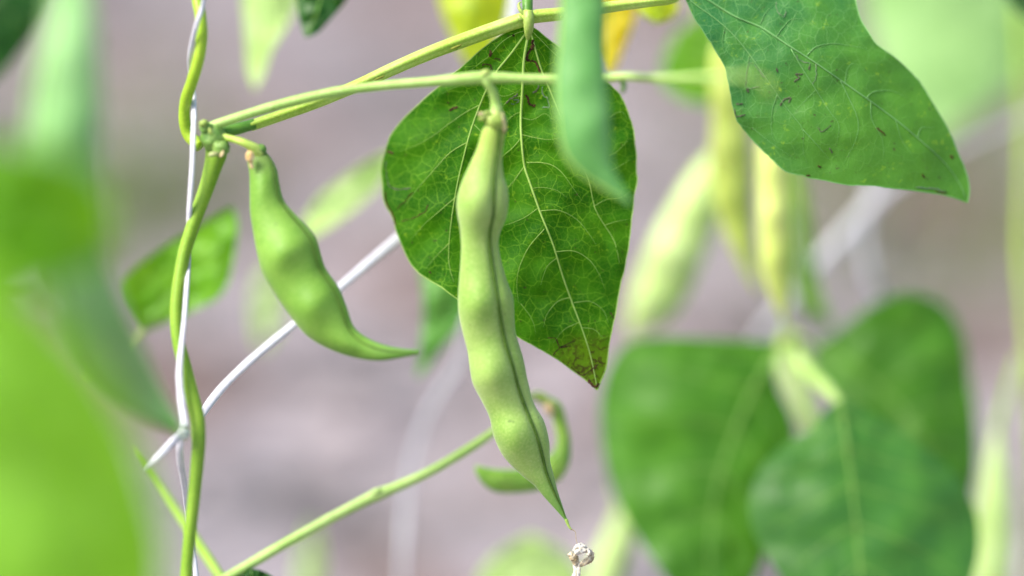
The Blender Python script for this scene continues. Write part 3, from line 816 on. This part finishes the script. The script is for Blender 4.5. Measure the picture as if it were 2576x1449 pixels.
# ------------------------------------------------------------------ pods
def make_pod(label, left, right, dpath, mat, seam=None, seeds=(), thick=0.8, nt=130, ns=40, stalk=None, stalk_mat=None, beak=None,
             calyx=None, seam_r=3.0, groove=0.10, seed_amp=0.12, group=None, name='bean_pod', bulge_side=0.35, seam_mat='seam'):
    L, Rr = catmull(left, nt), catmull(right, nt)
    dd = np.interp(np.linspace(0, 1, nt + 1), np.linspace(0, 1, len(dpath)), dpath)
    if seam is not None:
        sm = catmull(seam, nt)
    V, F, seampts, seamrad = [], [], [], []
    first = P(*(0.5 * (L[0] + Rr[0])), dd[0])
    o = thing(name, label, 'bean pod', first, group or 'pods hanging on the bean plants')
    for i in range(nt + 1):
        t = i / nt
        c = 0.5 * (L[i] + Rr[i])
        h = 0.5 * (Rr[i] - L[i])
        hw = np.linalg.norm(h) + 1e-6
        lat = (RGT * h[0] - UPV * h[1]).normalized()
        u = px(dd[i])
        cp = P(c[0], c[1], dd[i])
        if seam is not None:
            f = float(np.clip(np.dot(sm[i] - c, h) / (hw * hw), -0.93, 0.93))
            ths = math.acos(f)          # angle on the front side
        bul = sum(math.exp(-((t - s) / 0.058) ** 2) for s in seeds)
        for k in range(ns):
            th = 2 * math.pi * k / ns
            a = math.cos(th)
            b = math.sin(th)            # +: towards the camera
            r = 1.0
            front = max(0, b)
            kd = thick * (1 + seed_amp * bul * math.exp(-((a + bulge_side) / 0.6) ** 2)) * (1 - 0.45 * seed_amp * (1 - min(1, bul)) if seeds else 1)
            g = 0.0
            if seam is not None:
                dth = (th - ths + math.pi) % (2 * math.pi) - math.pi
                g = groove * math.exp(-(dth / 0.19) ** 2)
            V.append(cp + lat * (a * hw * u * (1 - g)) - FWD * (b * hw * u * kd * (1 - g)))
        if seam is not None:
            kd = thick * (1 - groove * 0.72)
            a, b = math.cos(ths), math.sin(ths)
            seampts.append(cp + lat * (a * hw * u * (1 - groove * 0.72)) - FWD * (b * hw * u * kd))
            seamrad.append(u * max(0.5, min(seam_r, hw * 0.16)))
    for i in range(nt):
        for k in range(ns):
            a, b = i * ns + k, i * ns + (k + 1) % ns
            F.append((a, b, b + ns, a + ns))
    F.append(tuple(range(ns - 1, -1, -1)))
    F.append(tuple(range(nt * ns, (nt + 1) * ns)))
    wall = build('pod_wall', V, F, mat, o)
    if seam is not None:
        VV, FF = tube_geo(seampts[2:-2], seamrad[2:-2], 8)
        build('seam', VV, FF, M[seam_mat], wall)
    if stalk:
        tube('stalk', stalk, stalk_mat or M['stalk_pale'], o, 26, 12, wob=0.1)
    if beak:
        tube('beak', beak, M['beak'], o, 14, 8)
    if calyx:
        for (c, rad, m, sd, rot) in calyx:
            lump('calyx', c, rad, M[m], o, 0.3, 2.0, sd, rot)
    return o

# the long central pod
mp_left = [(1222, 312), (1212, 330), (1200, 371), (1180, 416), (1160, 461), (1149, 502), (1150, 537), (1157, 577), (1160, 627), (1156, 690), (1152, 745), (1154, 790), (1163, 835), (1176, 885), (1182, 930), (1190, 968), (1212, 1010), (1231, 1050), (1242, 1098), (1266, 1148), (1310, 1194), (1343, 1221), (1370, 1252), (1403, 1288), (1424, 1312)]
mp_right = [(1272, 308), (1272, 330), (1266, 365), (1263, 401), (1267, 441), (1277, 476), (1279, 512), (1274, 547), (1260, 580), (1254, 612), (1260, 652), (1275, 705), (1291, 750), (1294, 800), (1298, 840), (1316, 900), (1327, 954), (1343, 1014), (1369, 1060), (1382, 1112), (1384, 1158), (1394, 1199), (1403, 1235), (1415, 1272), (1428, 1310)]
mp_seam = [(1262, 312), (1258, 340), (1255, 381), (1247, 436), (1245, 491), (1244, 542), (1236, 587), (1237, 637), (1247, 702), (1261, 786), (1275, 862), (1294, 922), (1310, 981), (1332, 1041), (1354, 1096), (1367, 1145), (1378, 1194), (1396, 1240), (1412, 1275), (1426, 1311)]
make_pod('long pale green bean pod with a dark seam hanging in the centre', mp_left, mp_right, [-0.021, -0.019, -0.016, -0.013, -0.010, -0.007, -0.005, -0.004], M['pod'], mp_seam,
         seeds=(0.21, 0.43, 0.605, 0.755), thick=0.82, nt=190, ns=56, groove=0.11, seed_amp=0.25, seam_r=3.8,
         stalk=[(1212, 196, -0.023, 10), (1226, 210, -0.023, 11), (1240, 232, -0.022, 12), (1247, 262, -0.021, 13), (1248, 290, -0.021, 18), (1247, 318, -0.021, 23)],
         beak=[(1424, 1306, -0.004, 4.5), (1430, 1322, -0.004, 3.4), (1437, 1332, -0.004, 2.2)],
         calyx=[((1218, 292, -0.0225), (18, 9, 12), 'calyx', 1.3, 0.75), ((1211, 288, -0.023), (9, 6, 8), 'calyx_pink', 6.3, -0.3), ((1267, 310, -0.022), (7, 26, 13), 'calyx_pink', 4.1, 0.15), ((1246, 306, -0.0215), (27, 26, 24), 'calyx', 2.2, 0.0)])

# the curved pod on the left of centre
lp_left = [(641, 376), (622, 400), (627, 437), (628, 485), (629, 533), (636, 581), (646, 635), (662, 690), (692, 743), (732, 800), (775, 848), (830, 880), (890, 900), (950, 908), (1000, 902), (1056, 891)]
lp_right = [(662, 374), (683, 399), (697, 428), (704, 469), (715, 505), (741, 536), (770, 565), (795, 598), (808, 640), (820, 675), (852, 722), (872, 770), (888, 816), (912, 842), (955, 864), (1005, 876), (1056, 880)]
lp_seam = [(660, 376), (678, 402), (690, 430), (697, 470), (708, 508), (734, 542), (762, 573), (786, 605), (800, 645), (812, 682), (843, 728), (864, 776), (880, 826), (906, 857), (955, 878), (1005, 884), (1053, 885)]
make_pod('plump curved green pod hanging from the stem node', lp_left, lp_right, [-0.014, -0.016, -0.017, -0.018, -0.020, -0.024], M['pod_left'], lp_seam,
         seeds=(0.14, 0.37, 0.58, 0.76), thick=0.85, nt=150, ns=44, groove=0.05, seed_amp=0.2, seam_r=2.2, bulge_side=0.1,
         stalk=[(548, 342, -0.014, 9), (585, 350, -0.016, 9), (615, 360, -0.017, 10), (640, 374, -0.016, 13), (652, 388, -0.015, 17)], stalk_mat=M['stalk'],
         calyx=[((652, 380, -0.015), (19, 15, 17), 'node', 2.2, 0.6), ((629, 394, -0.019), (11, 15, 9), 'tan', 1.3, 0.1), ((632, 414, -0.0185), (5, 11, 3), 'tan', 3.3, 0.3)])

# the bluish pod hanging nearest
fp_left = [(1424, -190), (1412, -120), (1408, -20), (1405, 60), (1396, 150), (1392, 240), (1399, 320), (1415, 385), (1450, 432), (1500, 465), (1550, 494), (1588, 517)]
fp_right = [(1500, -190), (1520, -120), (1525, -20), (1523, 60), (1522, 130), (1527, 200), (1533, 280), (1537, 350), (1541, 410), (1556, 450), (1575, 485), (1591, 512)]
make_pod('smooth bluish green pod cut by the top edge in front of the leaf', fp_left, fp_right, [-0.052, -0.055, -0.058, -0.060], M['pod_front'],
         [(1425, -188), (1415, -100), (1412, 0), (1408, 100), (1398, 200), (1404, 310), (1420, 384), (1456, 434), (1504, 468), (1552, 497), (1589, 515)],
         seeds=(0.15, 0.34, 0.52, 0.7), thick=0.5, nt=110, ns=36, groove=0.02, seed_amp=0.10, seam_r=3.4, bulge_side=0.0, seam_mat='beak',
         stalk=[(1430, -330, -0.038, 9), (1450, -250, -0.04, 10), (1462, -185, -0.04, 26)])

# the big blurred pod at the left edge
bp_left = [(150, -160), (130, -40), (108, 100), (85, 200), (70, 300), (64, 400), (78, 520), (105, 650), (150, 800), (220, 920), (300, 1010), (390, 1070), (472, 1099)]
bp_right = [(205, -160), (228, -40), (243, 80), (252, 200), (256, 320), (252, 430), (252, 560), (272, 660), (312, 770), (362, 880), (402, 970), (442, 1045), (476, 1092)]
make_pod('long blurred pod curving down the left side behind a bright leaf', bp_left, bp_right, [-0.135, -0.135, -0.13, -0.11, -0.06], M['pod_big'],
         [(160, -155), (140, -40), (122, 100), (105, 200), (92, 300), (90, 400), (104, 520), (130, 650), (175, 800), (240, 920), (315, 1005), (400, 1066), (473, 1096)],
         seeds=(0.2, 0.36, 0.52, 0.68, 0.82), thick=0.42, nt=110, ns=36, groove=0.05, seed_amp=0.35, seam_r=4.0, bulge_side=-0.2,
         stalk=[(170, -330, -0.11, 11), (176, -230, -0.11, 12), (178, -155, -0.11, 26)])

# the young curled pod behind the tip of the long one
make_pod('small young pod curled like a hook behind the central pod', 
         [(1352, 998), (1380, 1025), (1392, 1060), (1400, 1100), (1394, 1130), (1372, 1152), (1345, 1172), (1300, 1180), (1250, 1180), (1215, 1174), (1196, 1170)],
         [(1372, 992), (1410, 1015), (1424, 1060), (1435, 1110), (1432, 1165), (1408, 1208), (1364, 1232), (1305, 1240), (1248, 1238), (1212, 1214), (1194, 1182)],
         [0.042, 0.04, 0.036], M['pod_small'], None, seeds=(0.35, 0.5, 0.65, 0.8), thick=0.7, nt=80, ns=26, seed_amp=0.15,
         stalk=[(1300, 1042, 0.034, 6), (1335, 1000, 0.04, 8), (1356, 996, 0.042, 12), (1372, 1010, 0.042, 15)], stalk_mat=M['calyx'],
         calyx=[((1383, 1028, 0.039), (13, 16, 12), 'tan', 2.0, 0.3)])

# blurred pods hanging behind the bluish leaf
make_pod('whitish blurred pod slanting down to the left between the leaves', 
         [(1790, 380), (1740, 430), (1690, 510), (1645, 590), (1612, 670), (1586, 750), (1576, 830)],
         [(1846, 410), (1822, 490), (1798, 570), (1770, 650), (1734, 735), (1680, 810), (1586, 850)], [0.14, 0.14, 0.15], M['pod_white'], None, seeds=(0.3, 0.55, 0.8), thick=0.75, seed_amp=0.25, nt=60, ns=26,
         stalk=[(1840, 260, 0.14, 8), (1832, 330, 0.14, 9), (1818, 396, 0.14, 22)])
make_pod('yellow green blurred pod hanging beside the lower edge of the bluish leaf',
         [(1795, 120), (1786, 200), (1790, 300), (1786, 400), (1795, 500), (1820, 580), (1858, 660), (1905, 735)],
         [(1856, 120), (1874, 200), (1884, 300), (1892, 400), (1890, 500), (1896, 580), (1902, 660), (1910, 735)], [0.105, 0.11, 0.115], M['pod_wax'], None, seeds=(0.2, 0.4, 0.6, 0.8), thick=0.8, seed_amp=0.18, nt=60, ns=26,
         stalk=[(1810, -20, 0.11, 8), (1818, 50, 0.112, 9), (1822, 125, 0.115, 24)])
make_pod('pale yellow lit pod tapering down to the lower leaves',
         [(1915, 260), (1908, 340), (1906, 430), (1908, 520), (1910, 600), (1916, 680), (1940, 750), (1972, 812)],
         [(1960, 260), (1975, 340), (1985, 430), (1988, 520), (1990, 600), (1990, 680), (1986, 750), (1978, 812)], [0.085, 0.085, 0.09], M['pod_wax'], None, seeds=(0.3, 0.5, 0.7), thick=0.9, seed_amp=0.16, nt=60, ns=26,
         stalk=[(1900, 60, 0.08, 8), (1918, 160, 0.082, 9), (1936, 265, 0.085, 20)])
make_pod('mid green blurred pod at the right of the pale lit pods',
         [(1975, 400), (1985, 480), (1992, 560), (1995, 640), (1998, 720), (2025, 780), (2080, 815)],
         [(2010, 400), (2030, 480), (2040, 560), (2045, 640), (2062, 720), (2082, 775), (2100, 808)], [0.13, 0.13, 0.13], M['pod_small'], None, seeds=(0.4, 0.6), thick=0.7, nt=60, ns=26,
         stalk=[(1960, 240, 0.14, 8), (1980, 330, 0.143, 9), (1992, 405, 0.145, 15)])
make_pod('pale yellow pod along the lower right edge of the photo',
         [(2500, 1080), (2482, 1150), (2465, 1230), (2452, 1330), (2445, 1430), (2450, 1540), (2475, 1650)],
         [(2516, 1080), (2528, 1150), (2540, 1230), (2548, 1330), (2548, 1430), (2530, 1540), (2478, 1652)], [0.13, 0.125, 0.12], M['pod_white'], None, seeds=(0.35, 0.6), thick=0.7, nt=60, ns=26,
         stalk=[(2560, 900, 0.13, 8), (2530, 1000, 0.13, 9), (2508, 1085, 0.13, 12)])
make_pod('pale blurred pod at the bottom edge beside the withered flower',
         [(1556, 1270), (1530, 1330), (1500, 1390), (1480, 1460), (1475, 1540), (1490, 1620)],
         [(1580, 1275), (1592, 1340), (1580, 1400), (1560, 1470), (1535, 1540), (1494, 1622)], [0.15, 0.15, 0.15], M['pod_white'], None, seeds=(0.4, 0.65), thick=0.7, nt=60, ns=26,
         stalk=[(1530, 1120, 0.15, 7), (1545, 1190, 0.15, 8), (1566, 1275, 0.15, 14)])

# ------------------------------------------------------------------ vines and stalks
def ridged(n, amp):
    return lambda th, t: 1 + amp * math.cos(n * th)

vine = thing('bean_vine', 'climbing bean stem twisted round white twine with a knobby node', 'vine', P(470, 1449, -0.02), 'stems of the bean plants')
stem_path = [(495, -330, -0.012, 15), (478, -200, -0.008, 15), (482, -90, -0.012, 15), (497, 0, -0.016, 15), (505, 45, -0.018, 14.5), (507, 95, -0.018, 14.5), (499, 150, -0.017, 15), (483, 205, -0.015, 15), (467, 255, -0.012, 14.5), (464, 300, -0.010, 14.5), (475, 340, -0.009, 15), (505, 368, -0.010, 17)]
tube('climbing_stem', stem_path, M['stem'], vine, 110, 20, ridged(5, 0.02), wob=0.05)
low_path = [(543, 352, -0.013, 30), (545, 385, -0.013, 27), (537, 415, -0.013, 23), (522, 465, -0.013, 19.5), (502, 520, -0.013, 17.5), (481, 580, -0.013, 17), (463, 640, -0.013, 16.5), (450, 710, -0.014, 16), (443, 780, -0.015, 15.5), (447, 850, -0.016, 15.5), (464, 920, -0.017, 16.5), (482, 990, -0.018, 17), (496, 1050, -0.019, 18), (500, 1105, -0.02, 17), (496, 1170, -0.02, 16), (488, 1250, -0.02, 16), (478, 1340, -0.02, 15.5), (469, 1449, -0.02, 15), (460, 1600, -0.02, 16), (470, 1900, -0.01, 17), (490, 2400, 0.02, 18), (500, 3300, 0.06, 20), (505, 3900, 0.10, 20)]
tube('lower_stem', low_path, M['stem_low'], vine, 170, 20, ridged(4, 0.03), wob=0.06)
lump('node', (536, 348, -0.014), (34, 34, 32), M['node'], vine, 0.28, 2.2, 5.0)
lump('node', (520, 322, -0.016), (18, 15, 15), M['node'], vine, 0.3, 2.0, 9.0)
lump('node', (556, 372, -0.016), (22, 20, 18), M['node'], vine, 0.4, 3.0, 2.5)
lump('bract', (537, 388, -0.0185), (13, 6, 4), M['calyx_pink'], vine, 0.4, 3, 1.0, 0.2)
lump('bract', (558, 388, -0.0185), (4, 9, 3), M['tan'], vine, 0.3, 3, 2.0, -0.5)
lump('bract', (529, 330, -0.0185), (5, 8, 3), M['calyx'], vine, 0.3, 3, 4.0, 0.3)
lump('bract', (512, 310, -0.0175), (12, 8, 8), M['calyx'], vine, 0.4, 3, 6.0, 0.3)
# grooved leaf stalk: pulvinus, petiole, joint, rachis
tube('pulvinus', [(548, 338, -0.012, 16), (575, 330, -0.011, 15.5), (605, 322, -0.010, 15), (640, 312, -0.009, 14.5)], M['pulvinus'], vine, 20, 16, wob=0.08)
def grooved(th, t):
    return 1 + 0.10 * math.cos(3 * th + 0.4) - 0.28 * math.exp(-(((th - 0.55 + math.pi) % (2 * math.pi) - math.pi) / 0.22) ** 2)
tube('leaf_stalk', [(630, 316, -0.0092, 14), (700, 292, -0.008, 14), (800, 256, -0.007, 14.5), (900, 214, -0.006, 15), (990, 172, -0.005, 16), (1080, 133, -0.005, 17), (1170, 99, -0.004, 18), (1250, 70, -0.004, 18), (1322, 46, -0.004, 18)], M['stalk'], vine, 90, 26, grooved)
tube('leaf_stalk', [(1318, 46, -0.004, 17), (1350, 40, -0.0035, 17), (1420, 33, -0.003, 16), (1540, 16, -0.002, 14), (1640, 4, -0.001, 12), (1690, -2, 0.0, 11), (1720, -20, 0.003, 9)], M['stalk'], vine, 50, 26, grooved)
lump('stalk_joint', (1326, 43, -0.005), (19, 19, 18), M['stalk'], vine, 0.15, 2.0, 3.3)
tube('upper_leaflet_stalk', [(1327, 40, -0.004, 14), (1327, 10, -0.003, 14), (1326, -20, 0.0, 14), (1322, -70, 0.004, 11)], M['pulvinus'], vine, 20, 14, wob=0.1)
tube('stipule', [(1318, 36, -0.006, 4), (1308, 24, -0.006, 4.5), (1305, 10, -0.005, 3), (1312, 4, -0.005, 1)], M['calyx'], vine, 14, 8)
tube('stipule', [(1314, 50, -0.0065, 4), (1307, 46, -0.0065, 5.5), (1304, 36, -0.006, 2)], M['calyx'], vine, 14, 8)
for (x, y, d, w, h, rt, sd) in ((1148, 118, -0.0062, 16, 3.2, 0.36, 1.0), (955, 196, -0.0074, 14, 2.4, 0.4, 3.0), (1415, 42, -0.0046, 5, 2.4, 0.1, 5.0), (905, 222, -0.0076, 7, 2.0, 0.4, 7.0)):
    lump('scar', (x, y, d), (w, h, 2.5), M['scar'], vine, 0.5, 3.0, sd, rt, 14, 8)
# the thin flower stalk
tube('flower_stalk', [(525, 322, -0.014, 13), (560, 308, -0.0145, 12), (640, 282, -0.0155, 12), (740, 254, -0.0165, 12.5), (850, 230, -0.018, 12.5), (960, 216, -0.019, 12), (1080, 206, -0.021, 12.5), (1150, 200, -0.022, 15), (1205, 196, -0.0225, 16.5), (1260, 196, -0.023, 13.5), (1330, 198, -0.024, 12), (1400, 199, -0.025, 12), (1480, 198, -0.026, 11.5), (1545, 194, -0.030, 11), (1580, 192, -0.036, 10), (1650, 196, -0.048, 9.5), (1760, 195, -0.066, 8), (1850, 192, -0.082, 4.6), (1900, 196, -0.090, 3.2), (1930, 206, -0.094, 2.4)], M['stalk_pale'], vine, 150, 16, ridged(4, 0.03), wob=0.08)
lump('bud_scar', (1222, 184, -0.0235), (13, 9, 10), M['calyx'], vine, 0.4, 2.5, 3.0, 0.3)
tube('pedicel_stub', [(1560, 194, -0.032, 8), (1570, 212, -0.032, 7), (1566, 232, -0.031, 5)], M['pulvinus'], vine, 12, 10)
tube('pedicel_stub', [(1926, 203, -0.094, 4), (1936, 220, -0.094, 6), (1930, 240, -0.094, 4)], M['calyx'], vine, 12, 10)
tube('pedicel_stub', [(1900, 196, -0.09, 4), (1880, 180, -0.091, 4), (1866, 172, -0.092, 3)], M['stalk_pale'], vine, 12, 10)

v2 = thing('bean_vine', 'thin jointed green stalk rising to the small curled pod', 'vine', P(600, 1430, 0.02), 'stems of the bean plants')
tube('flower_stalk', [(440, 1560, 0.01, 14), (540, 1475, 0.014, 14), (620, 1425, 0.016, 13.5), (720, 1366, 0.018, 13.5), (830, 1305, 0.020, 13.5), (910, 1263, 0.021, 14), (952, 1243, 0.0215, 16), (990, 1228, 0.022, 14), (1080, 1187, 0.023, 12.5), (1170, 1135, 0.026, 12), (1240, 1088, 0.03, 11), (1305, 1038, 0.035, 8)], M['stalk_pale'], v2, 90, 14, wob=0.06)
lump('joint_scar', (948, 1236, 0.0205), (14, 8, 10), M['stalk_pale'], v2, 0.4, 2.5, 3.0, 0.4)

v3 = thing('bean_vine', 'slim yellow green tendril passing behind the climbing stem at lower left', 'vine', P(550, 1449, 0.015), 'stems of the bean plants')
tube('tendril', [(330, 1130, 0.05, 3), (350, 1158, 0.05, 7), (385, 1205, 0.05, 9), (430, 1270, 0.045, 11), (490, 1355, 0.035, 12), (550, 1445, 0.025, 13), (620, 1560, 0.02, 13), (640, 2000, 0.02, 13), (620, 3300, 0.06, 14), (600, 3900, 0.1, 14)], M['stem_low'], v3, 90, 12, wob=0.05)
v4 = thing('bean_vine', 'blurred yellow green stem along the right edge', 'vine', P(2572, 800, 0.16), 'stems of the bean plants')
tube('climbing_stem', [(2560, -200, 0.2, 13), (2585, 300, 0.2, 13), (2578, 480, 0.19, 9), (2574, 640, 0.18, 10), (2586, 820, 0.17, 10), (2610, 1200, 0.17, 15), (2600, 2600, 0.25, 16), (2590, 3600, 0.3, 16)], M['stem'], v4, 60, 12)
v5 = thing('bean_vine', 'pale blurred stalk running down beside the lower right leaves', 'vine', P(1960, 900, 0.14), 'stems of the bean plants')
tube('leaf_stalk', [(1985, 835, 0.14, 16), (1965, 890, 0.135, 18), (1990, 950, 0.13, 21), (2022, 1020, 0.128, 22), (2050, 1090, 0.126, 20), (2060, 1200, 0.13, 18), (2040, 1600, 0.15, 18), (2000, 2700, 0.22, 18), (1990, 3400, 0.3, 18)], M['stalk_pale'], v5, 50, 12)

# ------------------------------------------------------------------ twine
def twine(label, paths, loc, name='garden_twine'):
    o = thing(name, label, 'twine', loc, 'strands of white garden twine')
    for nm, pth in paths:
        tube(nm, pth, M['twine'], o, max(30, 9 * len(pth)), 10, lambda th, t: (0.5 + 0.62 * abs(math.sin(th + 0.5 * math.sin(7 * t)))) * (1 + 0.04 * math.cos(6 * th + 40 * t)), wob=0.1)
    return o
tw = twine('white plastic twine wound round the climbing stem', [
    ('strand', [(560, -330, -0.02, 4.00), (530, -120, -0.026, 4.40), (512, 5, -0.0205, 4.80), (497, 55, -0.0215, 5.20), (484, 105, -0.019, 5.60), (478, 145, -0.016, 6.00), (480, 190, -0.011, 6.00), (487, 240, -0.010, 6.00), (488, 290, -0.013, 6.00), (486, 345, -0.0165, 6.40), (484, 410, -0.017, 6.80), (480, 480, -0.0165, 7.20), (476, 540, -0.014, 7.20), (474, 600, -0.010, 7.20), (474, 660, -0.0115, 7.20), (470, 720, -0.0165, 6.80), (465, 790, -0.0185, 6.80), (459, 850, -0.0195, 7.20), (453, 910, -0.0205, 8.00), (452, 960, -0.021, 8.80), (458, 1020, -0.022, 9.60), (466, 1075, -0.0235, 10.40)]),
    ('loose_end', [(464, 1090, -0.0235, 9.60), (440, 1108, -0.025, 9.60), (410, 1138, -0.026, 8.80), (385, 1162, -0.027, 5.60), (364, 1183, -0.027, 1.20)]),
    ('strand', [(455, 1098, -0.022, 8.00), (452, 1130, -0.020, 8.00), (455, 1170, -0.016, 7.60), (464, 1220, -0.010, 7.20), (470, 1275, -0.005, 6.40), (478, 1350, 0.0, 6.40), (500, 1600, 0.0, 6.40), (500, 2600, 0.03, 6.40), (505, 3900, 0.1, 6.40)]),
], P(465, 1090, -0.02))
lump('knot', (463, 1090, -0.0235), (15, 17, 15), M['twine'], tw, 0.4, 2.6, 8.0)
twine('white twine running diagonally from the stem up behind the central leaf', [
    ('strand', [(500, 1052, -0.004, 9), (512, 1036, -0.002, 9.5), (535, 1004, 0.002, 10), (575, 958, 0.006, 10), (640, 898, 0.009, 10.5), (730, 824, 0.014, 11), (830, 744, 0.02, 11.5), (920, 668, 0.025, 12), (1010, 592, 0.03, 12), (1130, 480, 0.036, 12), (1220, 330, 0.042, 12), (1272, 160, 0.05, 11), (1292, 30, 0.055, 11), (1305, -200, 0.06, 11)])], P(500, 1050, 0.0))
twine('faint pale twine hanging far behind the gap between the two pods', [
    ('strand', [(1400, -300, 0.115, 8.6), (1300, 0, 0.115, 8.6), (1235, 500, 0.120, 8.6), (1165, 880, 0.125, 8.6), (1100, 1000, 0.127, 8.6), (1060, 1080, 0.130, 7.3), (1032, 1190, 0.133, 7.3), (1018, 1320, 0.135, 7.3), (1012, 1450, 0.135, 7.3), (1005, 2000, 0.165, 10.6), (1000, 3500, 0.315, 10.6)])], P(1015, 1449, 0.12))
twine('broad pale blurred twine slanting below the tip of the bluish leaf', [
    ('strand', [(2700, 240, 0.185, 4.6), (2500, 330, 0.185, 4.6), (2340, 410, 0.180, 6.6), (2235, 475, 0.175, 10.6), (2170, 540, 0.175, 13.9), (2110, 605, 0.175, 13.9), (2050, 670, 0.175, 11.9), (1995, 740, 0.175, 9.9), (1940, 805, 0.175, 9.9), (1900, 860, 0.175, 8.6), (1840, 960, 0.185, 7.9)])], P(2100, 620, 0.155))
twine('curved loop of blurred twine under the bluish leaf', [
    ('strand', [(2210, 420, 0.185, 10.6), (2190, 500, 0.185, 8.6), (2175, 580, 0.185, 9.2), (2180, 650, 0.185, 9.2), (2195, 710, 0.185, 9.2), (2215, 760, 0.190, 13.2), (2260, 860, 0.195, 11.9)])], P(2185, 620, 0.17))

# ------------------------------------------------------------------ the withered flower on its thread
wf = thing('withered_flower', 'tiny shrivelled white flower dangling on a thread below the long pod', 'flower', P(1455, 1372, -0.004))
tube('thread', [(1436, 1331, -0.004, 2.0), (1443, 1334, -0.004, 1.2), (1448, 1340, -0.004, 0.9), (1449, 1355, -0.004, 0.9), (1453, 1370, -0.004, 0.9), (1456, 1376, -0.004, 1.2)], M['thread'], wf, 26, 6)
def petal(path, m, amp=0.35, flat=0.5, s=0.0):
    c = catmull(path, 34)
    pts = [P(x + 1.5 * mnoise.noise(Vector((i * 0.4, s, 1))), y + 1.5 * mnoise.noise(Vector((i * 0.4, s, 7))), d) for i, (x, y, d, r) in enumerate(c)]
    rad = [r * px(-0.004) * (1 + amp * mnoise.noise(Vector((i * 0.45, s, 3)))) for i, (x, y, d, r) in enumerate(c)]
    V, F = tube_geo(pts, rad, 12, lambda th, t: flat + (1 - flat) * abs(math.sin(th * 1.5 + 6 * t + s)))
    build('petal', V, F, M[m], wf)
petal([(1446, 1386, -0.004, 6), (1452, 1376, -0.005, 8), (1464, 1374, -0.005, 8), (1474, 1380, -0.004, 5)], 'petal', s=1.0)
petal([(1446, 1392, -0.006, 7), (1460, 1386, -0.006, 8), (1474, 1384, -0.005, 7), (1486, 1388, -0.004, 6)], 'petal', s=4.0)
petal([(1432, 1394, -0.004, 7), (1440, 1400, -0.0045, 10), (1446, 1408, -0.004, 11), (1452, 1418, -0.004, 8)], 'petal_brown', s=7.0)
petal([(1486, 1384, -0.003, 5), (1488, 1396, -0.0035, 8), (1482, 1408, -0.004, 10), (1470, 1416, -0.004, 9), (1458, 1420, -0.004, 6)], 'petal_brown', s=11.0)
petal([(1478, 1382, -0.006, 3), (1484, 1392, -0.0065, 4), (1478, 1396, -0.006, 3)], 'petal', s=13.0)
petal([(1444, 1412, -0.003, 6), (1450, 1428, -0.003, 9), (1447, 1450, -0.003, 9), (1446, 1480, -0.003, 8), (1448, 1540, -0.003, 6)], 'petal', s=15.0)
petal([(1456, 1414, -0.004, 4), (1456, 1432, -0.004, 5), (1455, 1452, -0.004, 5), (1454, 1490, -0.004, 4)], 'petal', s=17.0)

# ------------------------------------------------------------------ weeds on the bed
def weeds():
    rnd = random.Random(5)
    V, F = [], []
    for (cx, cy, n, sp) in ((-0.23, 0.98, 150, 0.035), (0.27, 1.0, 190, 0.09), (0.33, 0.85, 110, 0.09), (0.34, 1.2, 220, 0.12), (0.42, 1.5, 200, 0.12), (-0.30, 1.12, 50, 0.06), (0.5, 1.3, 90, 0.12), (-0.6, 1.2, 90, 0.12)):
        for _ in range(n):
            x, y = rnd.gauss(cx, sp), rnd.gauss(cy, sp * 1.9)
            a = rnd.uniform(0, 6.28)
            h = rnd.uniform(0.03, 0.10)
            lean = rnd.uniform(0.1, 0.7) * h
            w = rnd.uniform(0.0015, 0.003)
            b = len(V)
            for k in range(5):
                t = k / 4
                ww = w * (1 - t * 0.95)
                px_, py_ = x + math.cos(a) * lean * t * t, y + math.sin(a) * lean * t * t
                V.append((px_ - math.sin(a) * ww, py_ + math.cos(a) * ww, h * t - 0.01))
                V.append((px_ + math.sin(a) * ww, py_ - math.cos(a) * ww, h * t - 0.01))
            for k in range(4):
                F.append((b + 2 * k, b + 2 * k + 1, b + 2 * k + 3, b + 2 * k + 2))
    o = build('grass', V, F, plain_mat('weed_blade', srgb(98, 124, 62), srgb(132, 146, 84), 0.6, 40, 0.3, 0.3))
    o['kind'] = 'stuff'
    o['label'] = 'blurred thin weeds growing on the soil'
    o['category'] = 'grass'
weeds()
